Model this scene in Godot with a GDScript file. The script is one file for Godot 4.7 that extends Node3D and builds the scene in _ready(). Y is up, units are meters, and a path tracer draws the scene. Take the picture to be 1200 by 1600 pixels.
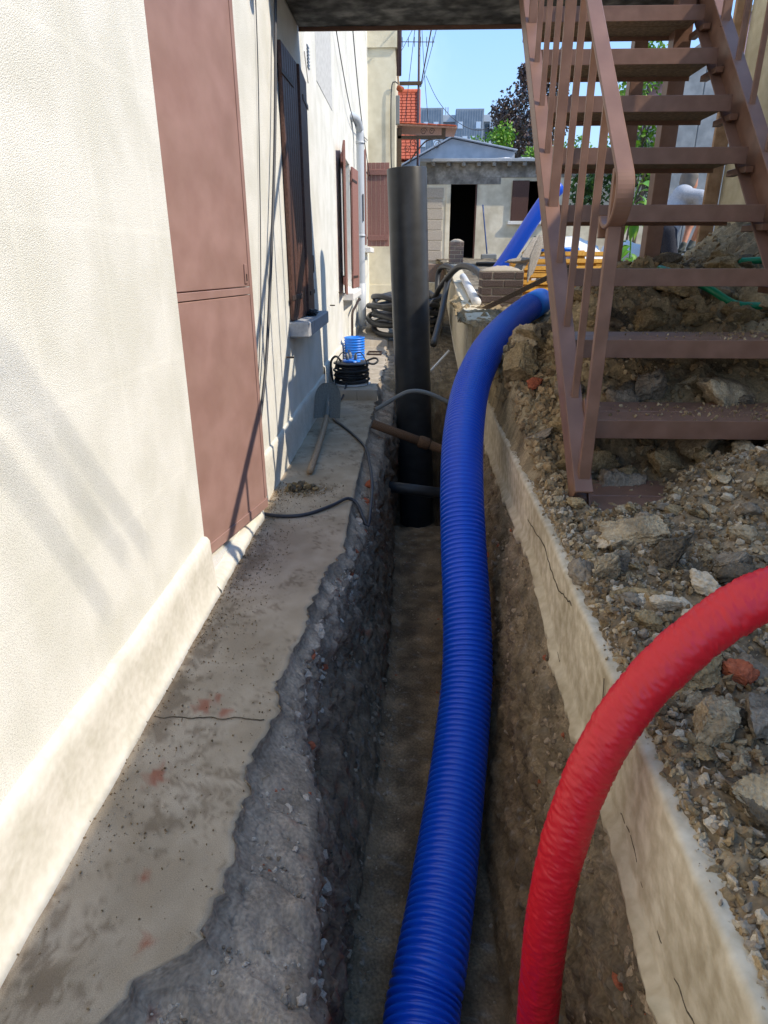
extends Node3D

var rng := RandomNumberGenerator.new()
var M := {}
var taken := {}
var n1 := FastNoiseLite.new()
var n2 := FastNoiseLite.new()
var cel := FastNoiseLite.new()
var rocks: Array = []
var rocks_small: Array = []

# ------------------------------------------------------------------ nodes
func numbered(n: String) -> String:
	var k: int = taken.get(n, 0)
	taken[n] = k + 1
	return n if k == 0 else "%s_%03d" % [n, k]

func tag(o, label: String, category: String, group := "", kind := ""):
	if label: o.set_meta("label", label)
	if category: o.set_meta("category", category)
	if group: o.set_meta("group", group)
	if kind: o.set_meta("kind", kind)
	return o

func thing(called: String, label: String, category: String, at := Vector3.ZERO, group := "") -> Node3D:
	var o := Node3D.new()
	o.name = numbered(called)
	add_child(o)
	o.position = at
	tag(o, label, category, group)
	return o

func obj(called: String, mesh: Mesh, m: Material, parent: Node = null, at := Vector3.ZERO) -> MeshInstance3D:
	var o := MeshInstance3D.new()
	o.mesh = mesh
	o.material_override = m
	if parent == null:
		o.name = numbered(called)
		add_child(o)
	else:
		o.name = called
		parent.add_child(o, true)
	o.position = at
	return o

# ------------------------------------------------------------------ meshes
func mesh_from(v: PackedVector3Array, idx: PackedInt32Array, col := PackedColorArray()) -> ArrayMesh:
	var a := []
	a.resize(Mesh.ARRAY_MAX)
	a[Mesh.ARRAY_VERTEX] = v
	a[Mesh.ARRAY_INDEX] = idx
	if col.size() == v.size(): a[Mesh.ARRAY_COLOR] = col
	var st := SurfaceTool.new()
	st.create_from_arrays(a)
	st.generate_normals()
	return st.commit()

func grid_idx(nu: int, nv: int, flip := false) -> PackedInt32Array:
	var ix := PackedInt32Array()
	ix.resize((nu - 1) * (nv - 1) * 6)
	var k := 0
	for j in nv - 1:
		for i in nu - 1:
			var a := j * nu + i
			var b := a + 1
			var c := a + nu
			var d := c + 1
			if flip:
				ix[k] = a; ix[k+1] = b; ix[k+2] = c; ix[k+3] = b; ix[k+4] = d; ix[k+5] = c
			else:
				ix[k] = a; ix[k+1] = c; ix[k+2] = b; ix[k+3] = b; ix[k+4] = c; ix[k+5] = d
			k += 6
	return ix

func st_new() -> SurfaceTool:
	var st := SurfaceTool.new()
	st.begin(Mesh.PRIMITIVE_TRIANGLES)
	st.set_smooth_group(-1)
	return st

func fin(st: SurfaceTool) -> ArrayMesh:
	st.generate_normals()
	return st.commit()

func tri(st, a, b, c):
	st.add_vertex(a); st.add_vertex(b); st.add_vertex(c)

func quad(st, a, b, c, d):   # clockwise from outside
	tri(st, a, b, c); tri(st, a, c, d)

func face_out(st, pts: Array, centre: Vector3):
	var n: Vector3 = (pts[1] - pts[0]).cross(pts[2] - pts[0])
	var mid := Vector3.ZERO
	for p in pts: mid += p
	mid /= pts.size()
	if n.dot(mid - centre) > 0: pts.reverse()
	for i in range(1, pts.size() - 1): tri(st, pts[0], pts[i], pts[i + 1])

# chamfered box in a frame
func cbox(st, t: Transform3D, s: Vector3, b := 0.004):
	var h := s * 0.5
	b = minf(b, minf(h.x, minf(h.y, h.z)) * 0.45)
	var c := t.origin
	var P := func(x: float, y: float, z: float, ax: int) -> Vector3:
		var v := Vector3(x * (h.x - (0.0 if ax == 0 else b)), y * (h.y - (0.0 if ax == 1 else b)), z * (h.z - (0.0 if ax == 2 else b)))
		return t * v
	for s1 in [-1.0, 1.0]:
		face_out(st, [P.call(s1,-1,-1,0), P.call(s1,1,-1,0), P.call(s1,1,1,0), P.call(s1,-1,1,0)], c)
		face_out(st, [P.call(-1,s1,-1,1), P.call(1,s1,-1,1), P.call(1,s1,1,1), P.call(-1,s1,1,1)], c)
		face_out(st, [P.call(-1,-1,s1,2), P.call(1,-1,s1,2), P.call(1,1,s1,2), P.call(-1,1,s1,2)], c)
	for s1 in [-1.0, 1.0]:
		for s2 in [-1.0, 1.0]:
			face_out(st, [P.call(s1,s2,-1,0), P.call(s1,s2,1,0), P.call(s1,s2,1,1), P.call(s1,s2,-1,1)], c)
			face_out(st, [P.call(s1,-1,s2,0), P.call(s1,1,s2,0), P.call(s1,1,s2,2), P.call(s1,-1,s2,2)], c)
			face_out(st, [P.call(-1,s1,s2,1), P.call(1,s1,s2,1), P.call(1,s1,s2,2), P.call(-1,s1,s2,2)], c)
			for s3 in [-1.0, 1.0]:
				face_out(st, [P.call(s1,s2,s3,0), P.call(s1,s2,s3,1), P.call(s1,s2,s3,2)], c)

func box_at(st, a: Vector3, b: Vector3, bev := 0.004):
	cbox(st, Transform3D(Basis(), (a + b) * 0.5), (b - a).abs(), bev)

func box_mesh(a: Vector3, b: Vector3, bev := 0.004) -> ArrayMesh:
	var st := st_new()
	box_at(st, a, b, bev)
	return fin(st)

# bar from a to b, w across (side), h along up
func bar(st, a: Vector3, b: Vector3, w: float, h: float, up := Vector3.UP, bev := 0.002):
	var d := (b - a)
	var z := d.normalized()
	var x := up.cross(z).normalized()
	var y := z.cross(x).normalized()
	cbox(st, Transform3D(Basis(x, y, z), (a + b) * 0.5), Vector3(w, h, d.length()), bev)

func bar_mesh(a, b, w, h, up := Vector3.UP, bev := 0.002) -> ArrayMesh:
	var st := st_new()
	bar(st, a, b, w, h, up, bev)
	return fin(st)

func smooth_path(ctrl: Array, step := 0.02) -> PackedVector3Array:
	var c := Curve3D.new()
	for i in ctrl.size():
		var p: Vector3 = ctrl[i]
		var pr: Vector3 = ctrl[maxi(i - 1, 0)]
		var nx: Vector3 = ctrl[mini(i + 1, ctrl.size() - 1)]
		var tg := (nx - pr) / 6.0
		c.add_point(p, -tg, tg)
	c.bake_interval = step
	var L := c.get_baked_length()
	var n := maxi(int(L / step), 2)
	var out := PackedVector3Array()
	for i in n + 1: out.append(c.sample_baked(L * i / n, true))
	return out

# radius: Callable(i, s) or float
func tube(path: PackedVector3Array, radius, segs := 12, cap := true, squash = null) -> ArrayMesh:
	var v := PackedVector3Array()
	var ix := PackedInt32Array()
	var t0 := (path[1] - path[0]).normalized()
	var nrm := t0.cross(Vector3(0.3, 1, 0.2)).normalized()
	var s := 0.0
	var n := path.size()
	for i in n:
		var tg := (path[mini(i + 1, n - 1)] - path[maxi(i - 1, 0)]).normalized()
		nrm = (nrm - tg * nrm.dot(tg)).normalized()
		var bn := tg.cross(nrm)
		if i > 0: s += path[i].distance_to(path[i - 1])
		var r: float = radius.call(i, s) if radius is Callable else radius
		for k in segs:
			var a := TAU * k / segs
			var rr := r
			if squash != null: rr += squash.call(s, a)
			v.append(path[i] + (nrm * cos(a) + bn * sin(a)) * rr)
	for i in n - 1:
		for k in segs:
			var a := i * segs + k
			var b := i * segs + (k + 1) % segs
			ix.append_array([a, a + segs, b, b, a + segs, b + segs])
	if cap:
		for e in [0, n - 1]:
			var c := v.size()
			v.append(path[e])
			for k in segs:
				var p := v.size()
				v.append(v[e * segs + k]); v.append(v[e * segs + (k + 1) % segs])
				if e == 0: ix.append_array([c, p, p + 1])
				else: ix.append_array([c, p + 1, p])
	return mesh_from(v, ix)

func lathe(prof: Array, segs := 32) -> ArrayMesh:   # [r, y] from bottom outside up
	var v := PackedVector3Array()
	for p in prof:
		for k in segs + 1:
			var a := TAU * k / segs
			v.append(Vector3(cos(a) * p[0], p[1], sin(a) * p[0]))
	return mesh_from(v, grid_idx(segs + 1, prof.size(), true))

func ico(sub: int) -> Array:
	var t := (1.0 + sqrt(5.0)) / 2.0
	var v: Array = [Vector3(-1,t,0),Vector3(1,t,0),Vector3(-1,-t,0),Vector3(1,-t,0),Vector3(0,-1,t),Vector3(0,1,t),Vector3(0,-1,-t),Vector3(0,1,-t),Vector3(t,0,-1),Vector3(t,0,1),Vector3(-t,0,-1),Vector3(-t,0,1)]
	for i in 12: v[i] = v[i].normalized()
	var f: Array = [[0,11,5],[0,5,1],[0,1,7],[0,7,10],[0,10,11],[1,5,9],[5,11,4],[11,10,2],[10,7,6],[7,1,8],[3,9,4],[3,4,2],[3,2,6],[3,6,8],[3,8,9],[4,9,5],[2,4,11],[6,2,10],[8,6,7],[9,8,1]]
	for s in sub:
		var mid := {}
		var nf: Array = []
		for q in f:
			var m := []
			for e in 3:
				var a: int = q[e]
				var b: int = q[(e + 1) % 3]
				var key := Vector2i(mini(a, b), maxi(a, b))
				if not mid.has(key):
					mid[key] = v.size()
					v.append(((v[a] + v[b]) * 0.5).normalized())
				m.append(mid[key])
			nf.append([q[0], m[0], m[2]]); nf.append([q[1], m[1], m[0]]); nf.append([q[2], m[2], m[1]]); nf.append(m)
		f = nf
	return [v, f]

# broken stone: a sphere cut by planes, roughened
func rock_mesh(sd: int, sub: int, rough: float, cuts: int, facets := false, deep := 0.0) -> ArrayMesh:
	var r := RandomNumberGenerator.new()
	r.seed = sd
	var I := ico(sub)
	var pl := []
	for k in cuts:
		var d := Vector3(r.randfn(), r.randfn(), r.randfn()).normalized()
		pl.append([d, r.randf_range(0.5 - deep, 0.85 - deep)])
	var v := PackedVector3Array()
	var off := Vector3(sd * 3.1, sd * 1.7, 0)
	var sc := Vector3(1, r.randf_range(0.62, 0.9), r.randf_range(0.7, 1.0))
	for p in I[0]:
		var q: Vector3 = p
		for c in pl:
			var dd: float = q.dot(c[0])
			if dd > c[1]: q -= c[0] * (dd - c[1]) * 0.93
		q *= 1.0 + rough * n1.get_noise_3dv((p * 1.6 + off) * 10.0) + rough * 0.5 * n1.get_noise_3dv((p * 4.5 + off) * 10.0) + rough * 0.35 * n2.get_noise_3dv((p * 11.0 + off) * 10.0)
		v.append(q * sc)
	if facets:
		var st := st_new()
		for q in I[1]: tri(st, v[q[0]], v[q[2]], v[q[1]])
		return fin(st)
	var ix := PackedInt32Array()
	for q in I[1]: ix.append_array([q[0], q[2], q[1]])
	return mesh_from(v, ix)

# ------------------------------------------------------------------ materials
func lin(r: float, g: float, b: float) -> Color:
	return Color(r, g, b).linear_to_srgb()

func ntex(freq: float, lo: Color, hi: Color, sd := 1, octs := 4, kind := FastNoiseLite.TYPE_SIMPLEX_SMOOTH, size := 512, p0 := 0.0, p1 := 1.0) -> NoiseTexture2D:
	var n := FastNoiseLite.new()
	n.noise_type = kind
	n.frequency = freq
	n.seed = sd
	n.fractal_octaves = octs
	var t := NoiseTexture2D.new()
	t.width = size
	t.height = size
	t.seamless = true
	t.noise = n
	var g := Gradient.new()
	g.offsets = PackedFloat32Array([p0, p1])
	g.colors = PackedColorArray([lo, hi])
	t.color_ramp = g
	return t

var shared := {}
func shared_tex(key: String) -> Texture2D:
	if shared.has(key): return shared[key]
	var t: Texture2D
	match key:
		"fine_bump": t = ntex(0.06, Color.BLACK, Color.WHITE, 7, 4)
		"sand_bump": t = ntex(0.25, Color.BLACK, Color.WHITE, 19, 3)
		"grit_bump": t = ntex(0.035, Color.BLACK, Color.WHITE, 9, 5)
		"stucco": t = ntex(0.085, Color.BLACK, Color.WHITE, 3, 3, FastNoiseLite.TYPE_SIMPLEX, 1024)
		"coarse": t = ntex(0.008, Color(0.72, 0.72, 0.72), Color.WHITE, 5, 5, FastNoiseLite.TYPE_SIMPLEX_SMOOTH, 512, 0.25, 0.75)
		"faint": t = ntex(0.010, Color(0.95, 0.95, 0.94), Color.WHITE, 16, 5, FastNoiseLite.TYPE_SIMPLEX_SMOOTH, 512, 0.25, 0.7)
		"coarse_soft": t = ntex(0.006, Color(0.88, 0.87, 0.85), Color.WHITE, 6, 4, FastNoiseLite.TYPE_SIMPLEX_SMOOTH, 512, 0.25, 0.7)
	shared[key] = t
	return t

# colour from lo to hi over a noise of metre scale 1/scale, bump depth in centimetres
func mk(lo: Color, hi: Color, freq := 0.03, scale := 2.0, rough := 0.9, bump := 0.0, btex := "fine_bump", coarse := "", cscale := 0.4, vcol := false, p0 := 0.2, p1 := 0.8) -> StandardMaterial3D:
	var m := StandardMaterial3D.new()
	m.albedo_texture = ntex(freq, lo.linear_to_srgb(), hi.linear_to_srgb(), 11 + int(freq * 1000.0), 5, FastNoiseLite.TYPE_SIMPLEX_SMOOTH, 512, p0, p1)
	m.uv1_triplanar = true
	m.uv1_world_triplanar = true
	m.uv1_scale = Vector3.ONE * scale
	m.roughness = rough
	m.metallic_specular = 0.4
	if bump > 0.0:
		m.heightmap_enabled = true
		m.heightmap_texture = shared_tex(btex)
		m.heightmap_scale = bump
	if coarse:
		m.detail_enabled = true
		m.detail_albedo = shared_tex(coarse)
		m.detail_blend_mode = BaseMaterial3D.BLEND_MODE_MUL
		m.detail_uv_layer = BaseMaterial3D.DETAIL_UV_2
		m.uv2_triplanar = true
		m.uv2_world_triplanar = true
		m.uv2_scale = Vector3.ONE * cscale
	m.vertex_color_use_as_albedo = vcol
	return m

func flat(c: Color, rough := 0.6, metal := 0.0) -> StandardMaterial3D:
	var m := StandardMaterial3D.new()
	m.albedo_color = c.linear_to_srgb()
	m.roughness = rough
	m.metallic = metal
	return m

func materials():
	var C := func(r, g, b): return Color(r, g, b)
	M.stucco = mk(C.call(.66,.65,.59), C.call(.86,.85,.79), .12, 2.6, .95, .14, "stucco", "faint", .5, false, .10, .55)
	M.plinth = mk(C.call(.64,.61,.53), C.call(.73,.70,.625), .05, 1.2, .85, .10, "grit_bump", "faint", 1.1)
	M.render_far = mk(C.call(.70,.65,.50), C.call(.76,.71,.56), .02, .6, .95, .1, "stucco", "coarse_soft", .3)
	M.patch = mk(C.call(.50,.50,.48), C.call(.62,.62,.60), .02, 1.5, .9, .1)
	M.door = mk(C.call(.31,.185,.158), C.call(.37,.23,.20), .010, .9, .42, .02, "grit_bump", "faint", .7)
	M.brown_steel = mk(C.call(.195,.104,.071), C.call(.228,.126,.088), .008, 2.0, .42, .004, "grit_bump", "faint", 1.5)
	M.tread_wood = mk(C.call(.17,.12,.075), C.call(.27,.19,.12), .02, 3.0, .85, .15, "grit_bump")
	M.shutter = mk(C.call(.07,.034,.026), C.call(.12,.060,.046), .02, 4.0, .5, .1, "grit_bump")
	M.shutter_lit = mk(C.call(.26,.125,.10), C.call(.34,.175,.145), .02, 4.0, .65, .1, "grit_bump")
	M.sill = mk(C.call(.33,.34,.36), C.call(.42,.43,.45), .02, 3.0, .9, .08)
	M.white_sill = mk(C.call(.72,.71,.68), C.call(.80,.79,.76), .02, 3.0, .9, .08)
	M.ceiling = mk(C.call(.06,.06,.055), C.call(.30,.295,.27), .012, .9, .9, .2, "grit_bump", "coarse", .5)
	M.slab = mk(C.call(.62,.60,.57), C.call(1.0,1.0,1.0), .30, 2.2, .95, .025, "sand_bump", "coarse_soft", 1.1, true, .15, .85)
	M.earth = mk(C.call(.55,.55,.55), C.call(1.0,1.0,1.0), .05, 3.0, 1.0, .5, "grit_bump", "coarse", 1.3, true)
	M.rock_pale = mk(C.call(.38,.28,.165), C.call(.66,.53,.35), .02, 7.0, 1.0, .6, "grit_bump", "coarse", 3.0)
	M.rock_ochre = mk(C.call(.28,.195,.095), C.call(.54,.405,.225), .02, 7.0, 1.0, .6, "grit_bump", "coarse", 3.0)
	M.rock_grey = mk(C.call(.24,.19,.135), C.call(.44,.36,.265), .02, 7.0, 1.0, .4, "grit_bump", "coarse", 3.0)
	M.rock_dark = mk(C.call(.11,.085,.058), C.call(.24,.19,.13), .02, 7.0, 1.0, .5, "grit_bump", "coarse", 3.0)
	M.rock_white = mk(C.call(.44,.36,.255), C.call(.66,.56,.42), .02, 7.0, 1.0, .3, "grit_bump")
	M.rubble_grey = mk(C.call(.36,.295,.235), C.call(.56,.475,.39), .02, 7.0, 1.0, .3, "grit_bump")
	M.brick_red = mk(C.call(.30,.075,.035), C.call(.46,.14,.07), .02, 7.0, 1.0, .3, "grit_bump")
	M.curb = mk(C.call(.50,.42,.30), C.call(.70,.615,.475), .012, 3.0, .97, .12, "grit_bump", "coarse_soft", 1.0)
	M.far_curb = mk(C.call(.52,.46,.34), C.call(.64,.58,.45), .02, 2.0, .95, .1)
	M.blue = flat(C.call(.004,.075,.56), .34)
	M.blue_light = flat(C.call(.012,.19,.75), .4)
	M.red = flat(C.call(.60,.010,.022), .38)
	M.black_pvc = mk(C.call(.036,.037,.039), C.call(.052,.054,.057), .008, 1.5, .36)
	M.black_rubber = flat(C.call(.022,.024,.028), .5)
	M.grey_plastic = flat(C.call(.20,.21,.21), .5)
	M.cable = flat(C.call(.03,.032,.04), .5)
	M.rust = mk(C.call(.10,.055,.03), C.call(.22,.13,.08), .03, 8.0, .95, .3, "grit_bump")
	M.downpipe = flat(C.call(.52,.55,.58), .4)
	M.zinc = mk(C.call(.33,.36,.40), C.call(.42,.45,.49), .01, .5, .6, .0)
	M.brick_dark = mk(C.call(.075,.055,.05), C.call(.17,.13,.12), .03, 6.0, 1.0, .3, "grit_bump")
	M.brick_brown = mk(C.call(.16,.115,.095), C.call(.28,.21,.18), .03, 6.0, 1.0, .3, "grit_bump")
	M.mortar = mk(C.call(.34,.29,.22), C.call(.48,.42,.34), .03, 6.0, 1.0, .3, "grit_bump")
	M.wood_handle = mk(C.call(.30,.20,.12), C.call(.42,.30,.19), .02, 6.0, .7, .05)
	M.wood_dark = mk(C.call(.07,.048,.032), C.call(.14,.10,.07), .02, 6.0, .9, .2, "grit_bump")
	M.wood_grey = mk(C.call(.22,.19,.155), C.call(.42,.38,.33), .02, 6.0, .95, .4, "grit_bump")
	M.board = mk(C.call(.30,.165,.075), C.call(.42,.25,.13), .012, 1.5, .7, .05)
	M.shovel = mk(C.call(.15,.14,.115), C.call(.27,.255,.22), .02, 8.0, .6, .1, "grit_bump")
	M.yellow = mk(C.call(.42,.20,.025), C.call(.58,.31,.05), .02, 4.0, .75, .1)
	M.white_plastic = flat(C.call(.70,.71,.72), .5)
	M.white_bag = mk(C.call(.60,.61,.62), C.call(.75,.76,.77), .02, 4.0, .8, .2)
	M.green_hose = flat(C.call(.008,.22,.10), .35)
	M.glass = flat(C.call(.03,.04,.05), .08)
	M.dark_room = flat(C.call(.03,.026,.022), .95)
	M.outwall = mk(C.call(.74,.68,.54), C.call(.83,.77,.63), .02, .6, .95, .2, "stucco", "coarse_soft", .35)
	M.grey_render = mk(C.call(.30,.285,.265), C.call(.42,.405,.38), .02, 1.0, .95, .3, "grit_bump", "coarse", .5)
	M.block = mk(C.call(.42,.37,.31), C.call(.54,.49,.43), .03, 2.0, .95, .3, "grit_bump")
	M.roof_tile = mk(C.call(.42,.085,.04), C.call(.56,.15,.08), .02, 1.0, .85, .1)
	M.awning = mk(C.call(.40,.22,.16), C.call(.52,.33,.25), .02, 2.0, .8, .0)
	M.iron = flat(C.call(.045,.028,.022), .6)
	M.mast = flat(C.call(.06,.035,.045), .5)
	M.cladding = mk(C.call(.21,.25,.29), C.call(.26,.30,.34), .02, .1, .6, .0)
	M.pale_panel = flat(C.call(.42,.46,.50), .6)
	M.window_far = flat(C.call(.45,.55,.65), .15)
	M.beige = mk(C.call(.58,.49,.31), C.call(.66,.57,.38), .02, .8, .95, .2, "stucco", "coarse_soft", .5)
	M.pink = mk(C.call(.46,.30,.32), C.call(.54,.36,.38), .01, .4, .95, .0)
	M.grey_panel = mk(C.call(.23,.25,.26), C.call(.33,.35,.36), .01, .8, .6, .0)
	M.green_leaf = leafy(C.call(.16,.33,.02))
	M.big_leaf = leafy(C.call(.10,.30,.02))
	M.dark_leaf = leafy(C.call(.05,.12,.025))
	M.purple_leaf = leafy(C.call(.12,.075,.07))
	M.bark = mk(C.call(.10,.08,.06), C.call(.18,.15,.12), .02, 5.0, .95, .3, "grit_bump")
	M.skin = flat(C.call(.50,.22,.13), .5)
	M.shirt = mk(C.call(.34,.36,.40), C.call(.46,.48,.52), .02, 4.0, .9, .2, "fine_bump")
	M.trousers = mk(C.call(.018,.020,.03), C.call(.04,.042,.055), .02, 5.0, .9, .1)
	M.hair = flat(C.call(.16,.145,.13), .9)
	M.glove = flat(C.call(.09,.10,.09), .85)
	M.roof_dark = mk(C.call(.10,.09,.085), C.call(.16,.15,.14), .02, 1.0, .9, .1)
	M.concrete_far = mk(C.call(.46,.44,.40), C.call(.58,.56,.51), .02, 1.2, .95, .1, "grit_bump", "coarse_soft", .6)

func leafy(c: Color) -> StandardMaterial3D:
	var m := flat(c, .55)
	m.vertex_color_use_as_albedo = true
	m.backlight_enabled = true
	m.backlight = Color(.5, .6, .25)
	return m

# ------------------------------------------------------------------ tables
func tab(t: Array, z: float) -> float:   # [[z, value], ...] with z falling
	if z >= t[0][0]: return t[0][1]
	for i in t.size() - 1:
		if z >= t[i + 1][0]:
			return lerpf(t[i][1], t[i + 1][1], (t[i][0] - z) / (t[i][0] - t[i + 1][0]))
	return t[t.size() - 1][1]

const SLAB_EDGE := [[2.2,-.50],[-.4,-.55],[-.70,-.53],[-.79,-.46],[-.85,-.38],[-1.1,-.385],[-1.31,-.40],[-1.51,-.39],[-1.70,-.39],[-1.92,-.37],[-2.33,-.36],[-2.67,-.29],[-3.25,-.30],[-5.65,-.30],[-6.1,-.30],[-7.5,-.27],[-9.0,-.30],[-14.0,-.30]]
const SHELF := [[2.2,-.17],[-.78,-.18],[-.97,-.215],[-1.22,-.235],[-1.39,-.27],[-1.63,-.335],[-2.11,-.325],[-2.47,-.275],[-2.93,-.235],[-3.68,-.215],[-4.6,-.20],[-5.6,-.15],[-14.0,-.15]]
const FLOOR_L := [[2.2,-.17],[-1.1,-.16],[-1.5,-.14],[-2.06,-.10],[-2.7,-.09],[-3.6,-.08],[-4.5,-.10],[-6,-.12],[-14.0,-.1]]
const FLOOR_Y := [[2.2,-.70],[-4.6,-.70],[-4.95,-1.2],[-6.35,-1.25],[-6.75,-.06],[-9.0,.06],[-13.4,.42]]
const OPEN := [[2.2,1.0],[-6.3,1.0],[-6.75,0.0],[-14,0.0]]
const CURB_X := [[2.2,.41],[-.5,.42],[-.9,.432],[-1.3,.445],[-1.9,.463],[-3.8,.492],[-5.6,.50],[-14,.74]]
const CURB_BASE := [[2.2,.15],[-.65,.155],[-.75,.15],[-.97,.20],[-1.22,.175],[-1.57,.16],[-2.15,.26],[-2.7,.23],[-3.6,.22],[-5.6,.22],[-6.7,.05],[-9,.12],[-13.4,.45]]
const YARD := [[2.2,.45],[-5.5,.74],[-7,.80],[-9,.86],[-13,1.16],[-16,1.25],[-20,1.3]]

func slab_y(z: float) -> float:
	if z > -6.06: return 0.0
	if z > -9.4: return 0.09
	return lerpf(0.17, 0.47, clampf((-9.4 - z) / 4.0, 0, 1))

func slab_edge(z: float) -> float:
	var a := (0.012 + .03 * clampf(n1.get_noise_2d(z * 12.0, 44.0) + .25, 0, 1)) if z > -2.7 else (0.006 if z > -5.2 else 0.03)
	return tab(SLAB_EDGE, z) + a * n1.get_noise_2d(z * 60.0, 5.0) + a * 0.8 * n1.get_noise_2d(z * 190.0, 9.0)

func heap_base(x: float, z: float) -> float:
	var near := .422 + .18 * smoothstep(.6, 1.8, x)
	var k := -z
	# rises under the stair to the crest
	var t := clampf((k - 2.25) / 2.0, 0, 1)
	t = t * t * (3 - 2 * t)
	var far := smoothstep(3.6, 4.6, k)
	var crest := lerpf(.72, 1.17, smoothstep(lerpf(.55, 1.0, far), lerpf(1.0, 1.55, far), x)) + .30 * smoothstep(1.95, 2.4, x)
	var h := lerpf(near, crest, t)
	if x < 1.0: h = minf(h, lerpf(.41, .86, clampf((k - 2.1) / 3.2, 0, 1)) + maxf(0.0, x - .60) * 1.7)
	var back := clampf((k - 5.2) / 1.3, 0, 1)
	h = lerpf(h, tab(YARD, z), back * back * (3 - 2 * back))
	# hollow under the second tread
	h -= .10 * exp(-pow((k - 2.62) / .22, 2.0)) * smoothstep(.70, .9, x) * (1.0 - smoothstep(1.5, 1.85, x))
	# spill over the first tread at its right
	h += .08 * exp(-pow((k - 2.1) / .28, 2.0)) * smoothstep(.88, 1.25, x)
	# scooped out round the stair foot
	h -= .10 * exp(-pow((k - 2.38) / .24, 2.0)) * smoothstep(.56, .66, x) * (1.0 - smoothstep(.85, 1.2, x))
	return h

func lump(x: float, z: float, s: float, o: float) -> float:
	var d := cel.get_noise_2d(x * s + o, z * s - o)   # about -1 at cell centres
	return clampf(-d, -0.3, 1.0)

func heap_h(x: float, z: float) -> float:
	var h := heap_base(x, z)
	var up := clampf((-z - 2.2) / 1.0, 0.0, 1.0)
	var m := 0.55 + 0.6 * n1.get_noise_2d(x * 25.0 + 40.0, z * 25.0)
	var big := lerpf(0.025, 0.12, up)
	h += big * m * (lump(x, z, 55.0, 0.0) - 0.35)
	h += lerpf(.042, .06, up) * (lump(x, z, 130.0, 30.0) - 0.35) * (0.45 + 0.7 * m)
	h += lerpf(.017, .026, up) * (lump(x, z, 330.0, 60.0) - 0.35)
	h += 0.006 * (lump(x, z, 800.0, 10.0) - 0.3)
	h += 0.02 * n1.get_noise_2d(x * 50.0, z * 50.0 + 90.0)
	# tuck under the top of the curb
	var u := x - tab(CURB_X, z)
	if z > -5.4: h = lerpf(.402 + .016 * n1.get_noise_2d(x * 60.0, z * 60.0), h + .012, smoothstep(.012 + .022 * n1.get_noise_2d(z * 40.0, 12.0), .075, u))
	return h

# ------------------------------------------------------------------ main
func _ready():
	rng.seed = 20240611
	n1.noise_type = FastNoiseLite.TYPE_SIMPLEX_SMOOTH
	n1.frequency = 0.1; n1.fractal_octaves = 3; n1.seed = 3
	n2.noise_type = FastNoiseLite.TYPE_SIMPLEX
	n2.frequency = 0.1; n2.fractal_octaves = 2; n2.seed = 8
	cel.noise_type = FastNoiseLite.TYPE_CELLULAR
	cel.frequency = 0.1
	cel.fractal_type = FastNoiseLite.FRACTAL_NONE
	cel.cellular_return_type = FastNoiseLite.RETURN_DISTANCE
	cel.seed = 4

	# camera
	var cam := Camera3D.new()
	cam.name = "camera"
	cam.fov = 77.32
	cam.near = 0.05
	cam.far = 600.0
	cam.position = Vector3(0, 1.25, 0)
	cam.rotation = Vector3(deg_to_rad(-21.554), deg_to_rad(2.13), 0)
	add_child(cam)
	cam.current = true
	# sky, exposure
	var env := Environment.new()
	env.background_mode = Environment.BG_SKY
	var sky := Sky.new()
	var sm := ProceduralSkyMaterial.new()
	sm.sky_top_color = Color(.345, .52, .735)
	sm.sky_horizon_color = Color(.61, .70, .79)
	sm.sky_curve = 0.16
	sm.ground_horizon_color = Color(.55, .58, .58)
	sm.ground_bottom_color = Color(.32, .30, .27)
	sm.sky_energy_multiplier = 1.0
	var cn := FastNoiseLite.new()
	cn.seed = 12
	cn.frequency = 0.007
	cn.fractal_octaves = 5
	cn.domain_warp_enabled = true
	cn.domain_warp_amplitude = 40.0
	var ct := NoiseTexture2D.new()
	ct.width = 1024
	ct.height = 512
	ct.seamless = true
	ct.noise = cn
	var cg := Gradient.new()
	cg.offsets = PackedFloat32Array([.40, .95])
	cg.colors = PackedColorArray([Color(0, 0, 0, 0), Color(.62, .60, .57, 1)])
	ct.color_ramp = cg
	sm.sky_cover = ct
	sm.sky_cover_modulate = Color(1, 1, 1, .38)
	sky.sky_material = sm
	env.sky = sky
	env.tonemap_mode = Environment.TONE_MAPPER_LINEAR
	env.tonemap_exposure = 2.6
	env.sdfgi_enabled = true
	env.ssao_enabled = true
	env.ssil_enabled = true
	var we := WorldEnvironment.new()
	we.name = "world_environment"
	we.environment = env
	add_child(we)
	# sun from the right, a little behind the camera, 45 degrees high
	var sun := DirectionalLight3D.new()
	sun.name = "sun"
	sun.light_energy = 0.62
	sun.light_color = Color(1.0, .95, .87)
	sun.light_angular_distance = 0.55
	sun.shadow_enabled = true
	add_child(sun)
	sun.look_at_from_position(Vector3(9.65, 10, 2.9), Vector3.ZERO, Vector3.UP)

	materials()
	for i in 7: rocks.append(rock_mesh(100 + i, 4, .20, 10, false, .08))
	for i in 7: rocks_small.append(rock_mesh(200 + i, 3, .26, 10, false, .10))
	ground()
	left_house()
	trench()
	curb()
	heap()
	beige_house()
	staircase()
	pipes()
	path_things()
	yard()
	backdrop()
	stones()
	crumbs()
	worker()

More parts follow.
